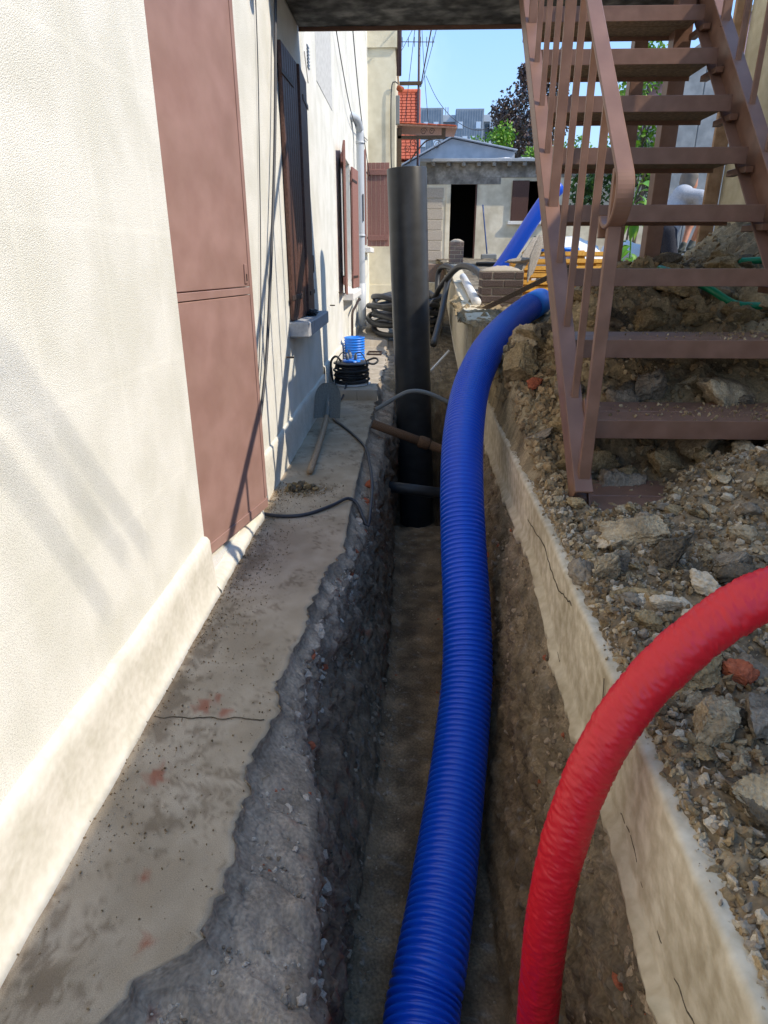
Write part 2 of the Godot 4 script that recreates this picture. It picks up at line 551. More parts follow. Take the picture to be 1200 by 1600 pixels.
func ground():
	var v := PackedVector3Array([Vector3(-200,1.2,-400),Vector3(200,1.2,-400),Vector3(-200,1.2,-19.5),Vector3(200,1.2,-19.5),
		Vector3(-30,-.01,2.1),Vector3(30,-.01,2.1),Vector3(-30,-.01,60),Vector3(30,-.01,60)])
	var o := obj("ground", mesh_from(v, PackedInt32Array([0,1,2,1,3,2, 4,5,6,5,7,6])), M.concrete_far)
	tag(o, "pale bare ground reaching away beyond the yard", "", "", "structure")

func csg_box(a: Vector3, b: Vector3, m: Material, sub := false) -> CSGBox3D:
	var c := CSGBox3D.new()
	c.size = (b - a).abs()
	c.position = (a + b) * 0.5
	c.material = m
	if sub: c.operation = CSGShape3D.OPERATION_SUBTRACTION
	return c

func csg_wall(called: String, parent: Node, boxes: Array, holes: Array, m: Material, inner: Material = null) -> CSGCombiner3D:
	var c := CSGCombiner3D.new()
	c.name = called
	for i in boxes.size():
		var bx := csg_box(boxes[i][0], boxes[i][1], m)
		bx.name = "solid_%03d" % i
		c.add_child(bx)
	for i in holes.size():
		var h := csg_box(holes[i][0], holes[i][1], m if inner == null else inner, true)
		h.name = "opening_%03d" % i
		c.add_child(h)
	parent.add_child(c, true)
	return c

func shutter(parent: Node, hinge: Vector3, w: float, h: float, turn: float, m: Material, n: int, side := 1.0) -> Node3D:
	var s := Node3D.new()
	s.name = "shutter"
	parent.add_child(s, true)
	s.position = hinge
	s.rotation.y = turn
	var pw := w / n
	for i in n:
		obj("plank", box_mesh(Vector3(-.012, 0, -pw * i - .0015), Vector3(.012, h, -pw * (i + 1) + .0015), .004), m, s)
	for y in [.10, h - .20]:
		obj("batten", box_mesh(Vector3(side * .0125, y, -.015), Vector3(side * .036, y + .09, -w + .015), .004), m, s)
		obj("strap_hinge", box_mesh(Vector3(-side * .0125, y + .03, .03), Vector3(-side * .018, y + .06, -w * .7), .001), M.iron, s)
	return s

func left_house():
	var H := thing("cream_house", "cream roughcast house along the left side of the trench", "house", Vector3(-.79, 0, -3))
	H.position = Vector3.ZERO
	csg_wall("wall", H, [[Vector3(-1.15,-1.2,2), Vector3(-.79,6.2,-13.4)]],
		[[Vector3(-1.3,.055,-3.06), Vector3(-.6,2.32,-2.27)], [Vector3(-1.3,.88,-5.34), Vector3(-.6,2.42,-4.44)],
		[Vector3(-1.3,.90,-9.25), Vector3(-.6,2.38,-8.15)], [Vector3(-1.3,1.45,-12.75), Vector3(-.6,2.85,-11.8)]], M.stucco)
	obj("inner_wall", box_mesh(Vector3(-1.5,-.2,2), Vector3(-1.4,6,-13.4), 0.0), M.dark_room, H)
	obj("roof", box_mesh(Vector3(-4.5,6.2,2.2), Vector3(-.5,6.35,-13.7), .01), M.roof_dark, H)
	# plinth pieces, a little proud, with an uneven upper edge
	for seg in [[2.0, -2.262], [-3.075, -6.02]]:
		plinth(H, seg[0], seg[1], -.35, .235 if seg[0] > 0 else .25)
	plinth(H, -6.02, -13.38, -.1, .32)
	# doorway
	var th := PackedVector3Array()
	var nz := 40
	var prof := [Vector2(-1.15,.052),Vector2(-.80,.050),Vector2(-.77,.046),Vector2(-.75,.036),Vector2(-.737,.015),Vector2(-.735,-.05)]
	for j in prof.size():
		for i in nz + 1:
			var z := lerpf(-2.245, -3.075, float(i) / nz)
			var q: Vector2 = prof[j]
			var wv := .006 * n1.get_noise_2d(z * 90.0, j * 7.0) + .01 * n1.get_noise_2d(z * 30.0, 3.0)
			th.append(Vector3(q.x + wv, q.y + .4 * wv, z))
	obj("threshold", mesh_from(th, grid_idx(nz + 1, prof.size(), true)), M.plinth, H)
	var D := Node3D.new()
	D.name = "door"
	D.set_meta("label", "plain dull pink metal door standing slightly ajar")
	H.add_child(D, true)
	D.position = Vector3(-.885, .075, -2.30)
	D.rotation.y = -atan2(.158, .73)
	var W := .747
	obj("upper_panel", box_mesh(Vector3(-.02, 1.062, 0), Vector3(.02, 2.24, -W), .003), M.door, D)
	obj("middle_strip", box_mesh(Vector3(-.02, 1.029, 0), Vector3(.0225, 1.059, -W), .002), M.door, D)
	obj("lower_panel", box_mesh(Vector3(-.02, 0, 0), Vector3(.02, 1.026, -W), .003), M.door, D)
	obj("edge_strip", box_mesh(Vector3(.0205, .06, -W + .001), Vector3(.0235, 2.23, -W + .028), .001), M.door, D)
	obj("weather_bar", box_mesh(Vector3(.0205, .004, -.01), Vector3(.026, .05, -W + .004), .002), M.door, D)
	var kp := obj("keyhole_plate", box_mesh(Vector3(.0205, 1.075, -W + .045), Vector3(.026, 1.155, -W + .072), .008), M.door, D)
	obj("keyhole", box_mesh(Vector3(.0262, 1.085, -W + .053), Vector3(.0275, 1.115, -W + .063), .001), M.iron, kp)
	# windows: frames and panes deep in the openings
	for w in [[-4.44,-5.34,.88,2.42], [-8.15,-9.25,.90,2.38], [-11.8,-12.75,1.45,2.85]]:
		var f := Node3D.new()
		f.name = "window"
		H.add_child(f, true)
		var x := -.98
		var st := st_new()
		box_at(st, Vector3(x,w[2],w[0]), Vector3(x+.05,w[2]+.06,w[1]))
		box_at(st, Vector3(x,w[3]-.06,w[0]), Vector3(x+.05,w[3],w[1]))
		for zz in [w[0], (w[0]+w[1])*.5 + .03, w[1] + .06]:
			box_at(st, Vector3(x,w[2]+.061,zz), Vector3(x+.05,w[3]-.061,zz-.06))
		obj("frame", fin(st), M.white_sill, f)
		obj("pane", box_mesh(Vector3(x+.02,w[2]+.05,w[0]-.05), Vector3(x+.026,w[3]-.05,w[1]+.05), .001), M.glass, f)
	# near window: two closed leaves of narrow boards, meeting a little proud
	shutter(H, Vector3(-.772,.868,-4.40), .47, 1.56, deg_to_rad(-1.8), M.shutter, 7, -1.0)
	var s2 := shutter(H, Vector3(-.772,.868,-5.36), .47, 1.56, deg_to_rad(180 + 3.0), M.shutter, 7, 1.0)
	s2.position.x = -.768
	obj("shutter_catch", box_mesh(Vector3(-.79,1.15,-5.42), Vector3(-.76,1.28,-5.445), .004), M.iron, H)
	# second window: leaves folded back
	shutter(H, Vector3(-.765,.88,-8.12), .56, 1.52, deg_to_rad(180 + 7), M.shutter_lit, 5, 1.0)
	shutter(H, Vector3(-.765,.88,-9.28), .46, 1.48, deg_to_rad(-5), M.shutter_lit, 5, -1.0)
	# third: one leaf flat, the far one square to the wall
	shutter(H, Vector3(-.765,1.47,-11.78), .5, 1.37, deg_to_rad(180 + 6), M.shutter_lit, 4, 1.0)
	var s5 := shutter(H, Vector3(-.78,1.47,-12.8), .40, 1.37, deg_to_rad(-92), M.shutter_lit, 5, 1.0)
	s5.set_meta("label", "sunlit shutter leaf standing square to the wall")
	# sills
	var st1 := st_new()
	box_at(st1, Vector3(-.80,.765,-4.36), Vector3(-.655,.862,-4.60), .008)
	obj("window_sill", fin(st1), M.sill, H)
	obj("window_sill", box_mesh(Vector3(-.80,.765,-4.603), Vector3(-.655,.861,-5.43), .008), M.sill, H)
	obj("window_sill", box_mesh(Vector3(-.80,.79,-8.05), Vector3(-.66,.875,-9.35), .008), M.white_sill, H)
	obj("window_sill", box_mesh(Vector3(-.80,1.36,-11.7), Vector3(-.66,1.44,-12.85), .008), M.white_sill, H)
	# shutter stays
	for p in [Vector3(-.78,.66,-4.14), Vector3(-.78,.80,-5.62), Vector3(-.78,.82,-6.6), Vector3(-.78,.9,-7.44)]:
		obj("shutter_stay", box_mesh(p, p + Vector3(.05,.012,-.012), .003), M.iron, H)
	# lozenge vent plate with a perforated oval
	var pl := st_new()
	var vc := Vector3(-.787, 2.66, -5.68)
	face_out(pl, [vc+Vector3(.004,.17,0), vc+Vector3(.004,0,.14), vc+Vector3(.004,-.17,0), vc+Vector3(.004,0,-.14)], vc)
	face_out(pl, [vc+Vector3(.004,.17,0), vc+Vector3(.004,0,.14), vc+Vector3(-.01,0,.14), vc+Vector3(-.01,.17,0)], vc)
	face_out(pl, [vc+Vector3(.004,-.17,0), vc+Vector3(.004,0,.14), vc+Vector3(-.01,0,.14), vc+Vector3(-.01,-.17,0)], vc)
	var vp := obj("vent_plate", fin(pl), M.white_sill, H)
	for i in 7:
		obj("louvre", box_mesh(vc+Vector3(.005,-.075+i*.022,-.05), vc+Vector3(.012,-.065+i*.022,.05), .002), M.glass, vp)
	obj("plaster_patch", box_mesh(Vector3(-.795,2.62,-6.2), Vector3(-.786,3.6,-7.35), .002), M.patch, H)
	# white downpipe with its elbow
	obj("downpipe", tube(smooth_path([Vector3(-.82,2.97,-9.45),Vector3(-.74,2.98,-9.75),Vector3(-.705,2.9,-9.95),Vector3(-.70,2.7,-10.0),Vector3(-.70,.9,-10.0)], .03), .052, 18), M.downpipe, H)
	obj("downpipe_shoe", tube(PackedVector3Array([Vector3(-.70,.92,-10.0),Vector3(-.70,.32,-10.0)]), .060, 18), M.downpipe, H)
	for y in [2.72, 1.55]:
		obj("pipe_clip", lathe([[.053,0],[.060,0],[.060,.03],[.053,.03]], 20), M.downpipe, H, Vector3(-.70,y,-10.0))
	obj("pipe_slot_cover", box_mesh(Vector3(-.67,1.75,-9.95), Vector3(-.655,2.1,-9.96), .002), M.iron, H)
	# far wing that steps out towards the passage
	csg_wall("wing_wall", H, [[Vector3(-1.15,-.5,-13.4), Vector3(-.30,4.69,-16.2)], [Vector3(-1.15,4.69,-13.36), Vector3(-.27,6.2,-16.2)]], [], M.render_far)
	obj("wing_plinth", box_mesh(Vector3(-.80,.2,-13.40), Vector3(-.29,.78,-13.375), .004), M.render_far, H)
	obj("wing_gutter_pipe", tube(PackedVector3Array([Vector3(-.235,6.2,-13.5),Vector3(-.235,4.3,-13.5)]), .045, 12), M.mast, H)
	obj("bracket_lamp", rocks_small[2], M.brick_red, H, Vector3(-.21,4.12,-13.55)).scale = Vector3(.07,.09,.07)
	obj("meter_box", box_mesh(Vector3(-.29,3.55,-13.5), Vector3(-.22,4.0,-13.62), .006), M.grey_plastic, H)

func plinth(H: Node, z0: float, z1: float, yb: float, yt: float):
	var n := int(absf(z1 - z0) / .04)
	var v := PackedVector3Array()
	var prof := [Vector2(-.80,yt+.012),Vector2(-.779,yt+.006),Vector2(-.767,yt-.008),Vector2(-.764,yt-.05),Vector2(-.763,.12),Vector2(-.758,.05),Vector2(-.745,.012),Vector2(-.735,-.004),Vector2(-.733,yb)]
	if z0 < -3.0: prof = [Vector2(-.80,yt+.008),Vector2(-.782,yt+.004),Vector2(-.774,yt-.006),Vector2(-.772,yt-.05),Vector2(-.771,.1),Vector2(-.769,.02),Vector2(-.766,.004),Vector2(-.765,yb)]
	for j in prof.size():
		for i in n + 1:
			var z := lerpf(z0, z1, float(i) / n)
			var q: Vector2 = prof[j]
			var up := 1.0 if j < 4 else .3
			v.append(Vector3(q.x + .004 * n1.get_noise_2d(z * 40.0, j * 4.0), q.y + up * (.006 * n1.get_noise_2d(z * 55.0, 2.0) + .012 * n1.get_noise_2d(z * 9.0, 7.0)), z))
	# end face, if it shows
	var mesh := mesh_from(v, grid_idx(n + 1, prof.size(), true))
	obj("plinth", mesh, M.plinth, H)
	var st := st_new()
	for j in prof.size() - 1:
		var a := v[j * (n + 1) + n]
		var b := v[(j + 1) * (n + 1) + n]
		quad(st, a, b, Vector3(-.85, b.y, z1), Vector3(-.85, a.y, z1))
	obj("plinth_end", fin(st), M.plinth, H)

func prof_at(z: float) -> Array:
	var fl := tab(FLOOR_Y, z)
	var op := tab(OPEN, z)
	var xs := slab_edge(z)
	var ys := slab_y(z)
	var xf := maxf(tab(SHELF, z), xs + .03)
	var xb := maxf(tab(FLOOR_L, z), xf + .02)
	var xc := tab(CURB_X, z) + .02
	var cb := tab(CURB_BASE, z)
	var sh := lerpf(-.13, -.10, smoothstep(1.6, 3.0, -z))
	var near := 1.0 - smoothstep(.7, 2.2, -z)
	var p := [Vector2(xs, ys + .002), Vector2(xs + .006, ys - .03), Vector2(xs + .03, -.065), Vector2(xf, sh), Vector2(xf + .03, -.32), Vector2(xb, fl + .02),
		Vector2(xb + .05, fl), Vector2(.29, fl + .02), Vector2(.385, -.36), Vector2(.41, -.10), Vector2(xc - .02, cb - .06), Vector2(xc, cb + .02)]
	if op < 1.0:
		for i in range(2, p.size()):
			var f: float = (p[i].x - xs) / maxf(xc - xs, .1)
			p[i] = p[i].lerp(Vector2(lerpf(xs, xc, (i - 1) / 10.0), lerpf(ys - .03, cb, smoothstep(0, 1, f))), 1.0 - op)
	return p

func trench():
	# concrete path with its broken edge
	var zs := []
	var z := 2.2
	while z > -13.6:
		zs.append(z)
		z -= .06 if z > -.1 else (.014 if z > -3.2 else (.022 if z > -6.0 else .04))
	for s in [-6.058, -6.062, -9.398, -9.402]: zs.append(s)
	zs.sort(); zs.reverse()
	var nu := 46
	var v := PackedVector3Array()
	var col := PackedColorArray()
	var base := Color(.52,.43,.32)
	for zz in zs:
		var xe := slab_edge(zz)
		var y := slab_y(zz)
		for i in nu:
			var t := float(i) / (nu - 1)
			var x := lerpf(-.80, xe, t)
			var yy := y + .0022 * n1.get_noise_2d(x * 60.0, zz * 60.0) + .003 * n1.get_noise_2d(x * 15.0, zz * 15.0)
			if i == nu - 1: yy -= .006
			v.append(Vector3(x, yy, zz))
			# soil trodden on to it and rusty brick dust, in patches
			var d := n1.get_noise_2d(x * 38.0 + 11.0, zz * 26.0) + .5 * n2.get_noise_2d(x * 140.0, zz * 140.0)
			var c := base
			if zz < -6.06: c = Color(.55,.50,.43)
			var near_wall := clampf(1.0 - (x + .77) / .17, 0, 1) * smoothstep(.75, 1.2, -zz) * (1.0 - smoothstep(2.9, 3.5, -zz))
			d += .35 * n2.get_noise_2d(x * 420.0, zz * 420.0)
			var s := smoothstep(.22, .75, d + .75 * near_wall) * (.55 if zz > -6.06 else .25)
			c = c.lerp(Color(.16,.11,.065), s)
			c = c.lerp(Color(.50,.48,.45), smoothstep(.35, .9, n1.get_noise_2d(x * 12.0 + 70.0, zz * 9.0)) * .5)
			for rp in [[-.60,-1.56,.035],[-.53,-1.53,.022],[-.64,-1.27,.032],[-.57,-1.60,.015],[-.50,-.84,.016],[-.56,-.98,.012]]:
				var dd := Vector2(x - rp[0], (zz - rp[1]) * .8).length() * (1.0 + .6 * n2.get_noise_2d(x * 300.0, zz * 300.0))
				c = c.lerp(Color(.40,.11,.06), (1.0 - smoothstep(rp[2] * .3, rp[2], dd)) * .75)
			col.append(c)
	var o := obj("concrete_path", mesh_from(v, grid_idx(nu, zs.size(), true), col), M.slab)
	tag(o, "narrow concrete path along the house with a broken edge", "", "", "structure")
	var jt := st_new()
	var pj := Vector3.ZERO
	for i in 30:
		var x := lerpf(-.73, -.405, i / 29.0)
		var p := Vector3(x, .0022, -1.5 + .012 * n1.get_noise_2d(x * 120.0, 8.0))
		if i > 0: bar(jt, pj, p, .0028, .003, Vector3.UP, .0005)
		pj = p
	obj("joint", fin(jt), M.rock_dark, o)
	# trench sides and floor
	var segs := [2, 4, 12, 12, 22, 6, 14, 18, 14, 12, 6]
	v = PackedVector3Array(); col = PackedColorArray()
	var cols := 1
	for s in segs: cols += s
	var zz2 := []
	z = 2.2
	while z > -13.5:
		zz2.append(z)
		z -= .06 if z > -.1 else (.014 if z > -3.0 else (.022 if z > -7.0 else .05))
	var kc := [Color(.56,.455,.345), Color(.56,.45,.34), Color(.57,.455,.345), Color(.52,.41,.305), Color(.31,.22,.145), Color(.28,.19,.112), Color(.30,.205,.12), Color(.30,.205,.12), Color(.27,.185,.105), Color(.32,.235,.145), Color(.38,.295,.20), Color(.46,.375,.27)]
	var amp := [0.0, .007, .026, .030, .048, .022, .012, .014, .026, .028, .022, .012]
	for zq in zz2:
		var p := prof_at(zq)
		var op := tab(OPEN, zq)
		for s in segs.size():
			var m: int = segs[s] + (1 if s == segs.size() - 1 else 0)
			for i in m:
				var t: float = float(i) / segs[s]
				var q: Vector2 = p[s].lerp(p[s + 1], t)
				var a: float = lerpf(amp[s], amp[s + 1], t)
				var u := q.x * 1.0 + q.y * 1.3
				var w := .8 * (lump(u, zq, 90.0, 5.0) - .3) + .8 * (lump(u, zq, 220.0, 25.0) - .3) + .55 * (lump(u, zq, 520.0, 45.0) - .3) + .7 * n1.get_noise_2d(u * 30.0, zq * 30.0) - .5 * absf(n2.get_noise_2d(u * 160.0, zq * 160.0))
				var nn: Vector2 = (p[s + 1] - p[s])
				nn = Vector2(-nn.y, nn.x).normalized()
				q += nn * a * w
				v.append(Vector3(q.x, q.y, zq))
				var c: Color = kc[s].lerp(kc[s + 1], t)
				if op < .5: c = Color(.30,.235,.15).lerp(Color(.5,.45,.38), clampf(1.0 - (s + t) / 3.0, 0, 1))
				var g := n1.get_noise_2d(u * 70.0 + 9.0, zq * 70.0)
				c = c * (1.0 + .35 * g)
				# crumbs of brick and lime in the cut
				var br := n2.get_noise_2d(u * 150.0 + 33.0, zq * 110.0) + .55 * n1.get_noise_2d(u * 14.0, zq * 14.0 + 20.0)
				if s >= 2 and s <= 4 and op > .5: c = c.lerp(Color(.36,.11,.055), smoothstep(.72, .9, br) * .8)
				if s >= 3: c = c.lerp(Color(.45,.42,.38), smoothstep(.62, .75, n2.get_noise_2d(u * 320.0 + 3.0, zq * 320.0)) * .45)
				col.append(c)
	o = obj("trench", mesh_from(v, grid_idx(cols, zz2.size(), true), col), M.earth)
	tag(o, "deep narrow dug trench with rough earth sides", "", "", "structure")

func curb():
	var c := thing("concrete_curb", "long cracked cream concrete curb holding back the dirt heap", "curb", Vector3(.45,.2,-2))
	c.position = Vector3.ZERO
	var v := PackedVector3Array()
	var z := 2.2
	var rows := 0
	var P := 16
	while z > -5.6:
		var xc := tab(CURB_X, z)
		var cb := tab(CURB_BASE, z) - .03
		var jag := .022 * n1.get_noise_2d(z * 60.0, 30.0) + .016 * n1.get_noise_2d(z * 170.0, 31.0)
		var chip := .010 * n1.get_noise_2d(z * 45.0, 61.0) + .006 * n1.get_noise_2d(z * 160.0, 62.0)
		var prof := [Vector2(.03,cb-.03+jag),Vector2(-.012 - absf(jag)*.6,cb-.015+jag),Vector2(-.016 - absf(jag)*.8,cb+.008+jag),Vector2(-.002,cb+.03+jag*.5)]
		for k in 6: prof.append(Vector2(.0 + .001 * k, lerpf(cb + .05, .393, k / 5.0)))
		prof.append(Vector2(.005, .404 + chip * .5)); prof.append(Vector2(.013, .411 + chip * .4)); prof.append(Vector2(.030, .413)); prof.append(Vector2(.06, .413)); prof.append(Vector2(.10, .412)); prof.append(Vector2(.12, .25))
		for j in P:
			var q: Vector2 = prof[j]
			v.append(Vector3(xc + q.x + .0022 * n1.get_noise_2d(z * 14.0, q.y * 60.0) + .0012 * n2.get_noise_2d(z * 200.0, q.y * 200.0), q.y + .0025 * n1.get_noise_2d(z * 30.0, j * 3.0), z))
		rows += 1
		z -= .015
	obj("wall", mesh_from(v, grid_idx(P, rows, false), PackedColorArray()), M.curb, c)
	# cracks: dark filled slits in the face
	for cr in [[[-.50,.24],[-.66,.215],[-.80,.20],[-.92,.235],[-1.02,.21]], [[-1.20,.39],[-1.18,.31],[-1.14,.26],[-1.16,.20]], [[-1.55,.375],[-1.73,.325],[-2.0,.35],[-2.35,.31]]]:
		var st := st_new()
		var prev := Vector3.ZERO
		for i in cr.size() - 1:
			for q in 9:
				var t := q / 9.0
				var zz := lerpf(cr[i][0], cr[i+1][0], t)
				var p := Vector3(tab(CURB_X, zz) + .0012, lerpf(cr[i][1], cr[i+1][1], t) + .012 * n1.get_noise_2d(zz * 220.0, 77.0), zz)
				if prev != Vector3.ZERO: bar(st, prev, p, .0035, .0016 + .0012 * n1.get_noise_2d(zz * 90.0, 3.0), Vector3.RIGHT, .0003)
				prev = p
		obj("crack", fin(st), M.rock_dark, c)

func heap():
	var x0 := .435
	var cell := .017
	var nx := int((2.42 - x0) / cell)
	var v := PackedVector3Array()
	var col := PackedColorArray()
	var z := 2.2
	var rows := 0
	while z > -7.4:
		for i in nx:
			var x := maxf(x0 + i * cell, tab(CURB_X, z) + .016) if z > -5.5 else x0 + i * cell
			var y := heap_h(x, z)
			v.append(Vector3(x + .008 * n2.get_noise_2d(x * 90.0, z * 90.0), y, z))
			var up := clampf((-z - 1.9) / 1.2, 0, 1)
			var c := Color(.37,.27,.165).lerp(Color(.50,.385,.225), up)
			var g := n1.get_noise_2d(x * 22.0, z * 22.0 + 50.0)
			c = c.lerp(Color(.19,.14,.09), smoothstep(.05, .6, g) * .6)
			c = c.lerp(Color(.58,.46,.29), smoothstep(.1, .7, -g) * .6)
			c = c * (1.0 + .4 * n2.get_noise_2d(x * 260.0, z * 260.0))
			col.append(c)
		rows += 1
		z -= .06 if z > -.1 else (.017 if z > -2.4 else .02)
	var o := obj("dirt_heap", mesh_from(v, grid_idx(nx, rows, false), col), M.earth)
	tag(o, "heap of dug up lumpy brown earth beyond the curb", "", "", "structure")

func beige_house():
	var B := thing("beige_house", "beige rendered house close behind the stair at the right", "house", Vector3(2.35,0,-2))
	B.position = Vector3.ZERO
	obj("wall", box_mesh(Vector3(2.35,-.5,1.7), Vector3(6,3.10,-5.5), .004), M.beige, B)
	obj("roof", box_mesh(Vector3(2.30,3.101,1.8), Vector3(6.2,3.16,-5.56), .01), M.roof_dark, B)
	var A := thing("roof_aerial", "rod aerial on the roof of the beige house", "aerial", Vector3(5,3.1,1.1))
	A.position = Vector3.ZERO
	obj("mast", tube(PackedVector3Array([Vector3(5.0,3.1,1.2),Vector3(5.0,7.2,1.2)]), .018, 10), M.mast, A)
	obj("boom", tube(PackedVector3Array([Vector3(5.0,7.12,1.22),Vector3(5.0,7.08,.46)]), .006, 8), M.mast, A)
	for q in [[Vector3(5.0,7.085,.486),Vector3(5.0,6.42,-.02)],[Vector3(5.0,7.09,.58),Vector3(5.0,6.46,.13)],[Vector3(5.0,7.10,.70),Vector3(5.0,6.38,.28)]]:
		obj("rod", tube(PackedVector3Array([q[0],q[1]]), .0075, 8), M.mast, A)
	var b := obj("timber_board", box_mesh(Vector3(2.245,.7,-5.505), Vector3(2.349,3.0,-5.545), .004), M.board)
	tag(b, "tan upright board standing at the beige house corner", "board")

func staircase():
	var S := thing("steel_staircase", "brown painted steel staircase with wooden treads rising to a landing", "staircase", Vector3(1,.5,-3))
	S.position = Vector3.ZERO
	var r := .2646
	var g := .2703
	var y0 := .419
	var z0 := -2.139
	var nos := func(z: float) -> float: return y0 + r / g * (-z + z0)
	var dir := Vector3(0, r, -g).normalized()
	var up := Vector3(0, g, r).normalized()      # across the slope
	# stringers: channels with web outside and two flanges
	for sd in [0, 1]:
		var xo: float = .588 if sd == 0 else 1.652
		var sx: float = 1.0 if sd == 0 else -1.0
		var a := Vector3(xo, nos.call(-2.125) + .09, -2.125)
		var b := Vector3(xo, nos.call(-4.50) + .09, -4.50)
		var dp := .080 if sd == 0 else .190
		var st := st_new()
		bar(st, a + Vector3(sx*.004,0,0) - up*(dp*.5), b + Vector3(sx*.004,0,0) - up*(dp*.5), .008, dp - .010, up, .001)
		bar(st, a + Vector3(sx*.032,0,0) - up*.004, b + Vector3(sx*.032,0,0) - up*.004, .064, .009, up, .002)
		bar(st, a + Vector3(sx*.032,0,0) - up*dp, b + Vector3(sx*.032,0,0) - up*dp, .064, .009, up, .002)
		obj("stringer", fin(st), M.brown_steel, S)
		obj("stringer_foot", box_mesh(Vector3(xo - (.0 if sd == 0 else .055), .10, -2.17), Vector3(xo + (.055 if sd == 0 else .0), .46, -2.24), .003), M.brown_steel, S)
		# cleats under the treads
		for k in (range(1, 9) if sd == 1 else []):
			var p := Vector3(xo + sx*.034, y0 + r*k - .075, z0 - g*k - .02)
			obj("tread_cleat", box_mesh(p + Vector3(-.02,-.03,0), p + Vector3(.02,-.001,-.20), .002), M.brown_steel, S)
		# balusters stand on the upper flange, under the flat rail
		var xb := xo + sx * .037
		var k := 0
		var z := -2.172
		while z > -4.5:
			var post := k % 4 == 0
			var w := .041 if post else .025
			var yb: float = nos.call(z) + .09
			obj("newel" if post else "baluster", box_mesh(Vector3(xb - w*.5, yb - .03, z + (.012 if post else .007)), Vector3(xb + w*.5, yb + .962, z - (.012 if post else .007)), .0015), M.brown_steel, S)
			z -= .238
			k += 1
		# flat handrail with its end bent down and back in a loop
		var path := []
		var top := Vector3(xb, nos.call(-4.5) + 1.064, -4.5)
		var low := Vector3(xb, nos.call(-2.13) + 1.08, -2.13)
		path.append(top); path.append(low)
		var nrm := Vector3(0, 1, 1).normalized()
		var rad := .086
		var cen := low - nrm * rad
		for i in range(1, 26):
			var a2 := deg_to_rad(45.0 - i * 7.6)
			path.append(cen + Vector3(0, sin(a2), cos(a2)) * rad)
		path.append(Vector3(xb, low.y - .177, -2.247))
		ribbon(S, "handrail", path, .053, .013)
	# treads: wooden boards edged with steel angle
	for k in 9:
		var y := y0 + r * k
		var zf := z0 - g * k
		var t := Node3D.new()
		t.name = "tread"
		S.add_child(t, true)
		var x1 := .662
		var x2 := 1.587
		obj("front_angle", box_mesh(Vector3(x1, y - .071, zf), Vector3(x2, y, zf - .006), .002), M.brown_steel, t)
		obj("rear_angle", box_mesh(Vector3(x1, y - .071, zf - .352), Vector3(x2, y - .004, zf - .358), .002), M.brown_steel, t)
		obj("board", box_mesh(Vector3(x1, y - .050, zf - .0065), Vector3(x2, y - .003, zf - .170), .003), M.brown_steel if k < 3 else M.tread_wood, t)
		obj("board", box_mesh(Vector3(x1, y - .050, zf - .173), Vector3(x2, y - .003, zf - .3515), .003), M.brown_steel if k < 3 else M.tread_wood, t)
	# side bracket of the lowest tread
	obj("side_bracket", bar_mesh(Vector3(.655,.758,-2.40), Vector3(.655,.345,-2.134), .008, .055, Vector3(0,.2,1), .002), M.brown_steel, S)
	obj("side_bracket", box_mesh(Vector3(.650,.34,-2.145), Vector3(.659,.418,-2.43), .002), M.brown_steel, S)
	# landing and its two posts
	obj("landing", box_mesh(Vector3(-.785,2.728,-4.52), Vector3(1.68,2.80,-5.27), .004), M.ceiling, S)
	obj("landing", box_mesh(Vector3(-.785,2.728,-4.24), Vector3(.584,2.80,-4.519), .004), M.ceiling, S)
	obj("landing_edge", box_mesh(Vector3(-.785,2.705,-5.272), Vector3(1.70,2.81,-5.285), .002), M.brown_steel, S)
	obj("landing_edge", box_mesh(Vector3(-.785,2.66,-4.225), Vector3(.585,2.81,-4.238), .002), M.brown_steel, S)
	obj("landing_edge", box_mesh(Vector3(1.682,2.66,-4.53), Vector3(1.695,2.81,-5.27), .002), M.brown_steel, S)
	obj("landing_post", box_mesh(Vector3(1.475,.8,-5.15), Vector3(1.565,2.727,-5.24), .004), M.brown_steel, S)
	obj("landing_post", box_mesh(Vector3(1.52,.8,-4.53), Vector3(1.62,2.727,-4.63), .004), M.brown_steel, S)

func ribbon(parent: Node, called: String, path: Array, w: float, t: float):
	var v := PackedVector3Array()
	var ix := PackedInt32Array()
	var n := path.size()
	for i in n:
		var d: Vector3 = (path[mini(i + 1, n - 1)] - path[maxi(i - 1, 0)]).normalized()
		var nn := Vector3.RIGHT.cross(d).normalized()
		var p: Vector3 = path[i]
		var b := .003
		for q in [[-w*.5,-t*.5+b],[-w*.5,t*.5-b],[-w*.5+b,t*.5],[w*.5-b,t*.5],[w*.5,t*.5-b],[w*.5,-t*.5+b],[w*.5-b,-t*.5],[-w*.5+b,-t*.5]]:
			v.append(p + Vector3.RIGHT * q[0] + nn * q[1])
	var st := st_new()
	for i in n - 1:
		var mid: Vector3 = (path[i] + path[i + 1]) * .5
		for k in 8:
			face_out(st, [v[i*8+k], v[i*8+(k+1)%8], v[(i+1)*8+(k+1)%8], v[(i+1)*8+k]], mid)
	for e in [0, n - 1]:
		var pts := []
		for k in 8: pts.append(v[e*8+k])
		face_out(st, pts, path[1] if e == 0 else path[n-2])
	obj(called, fin(st), M.brown_steel, parent)

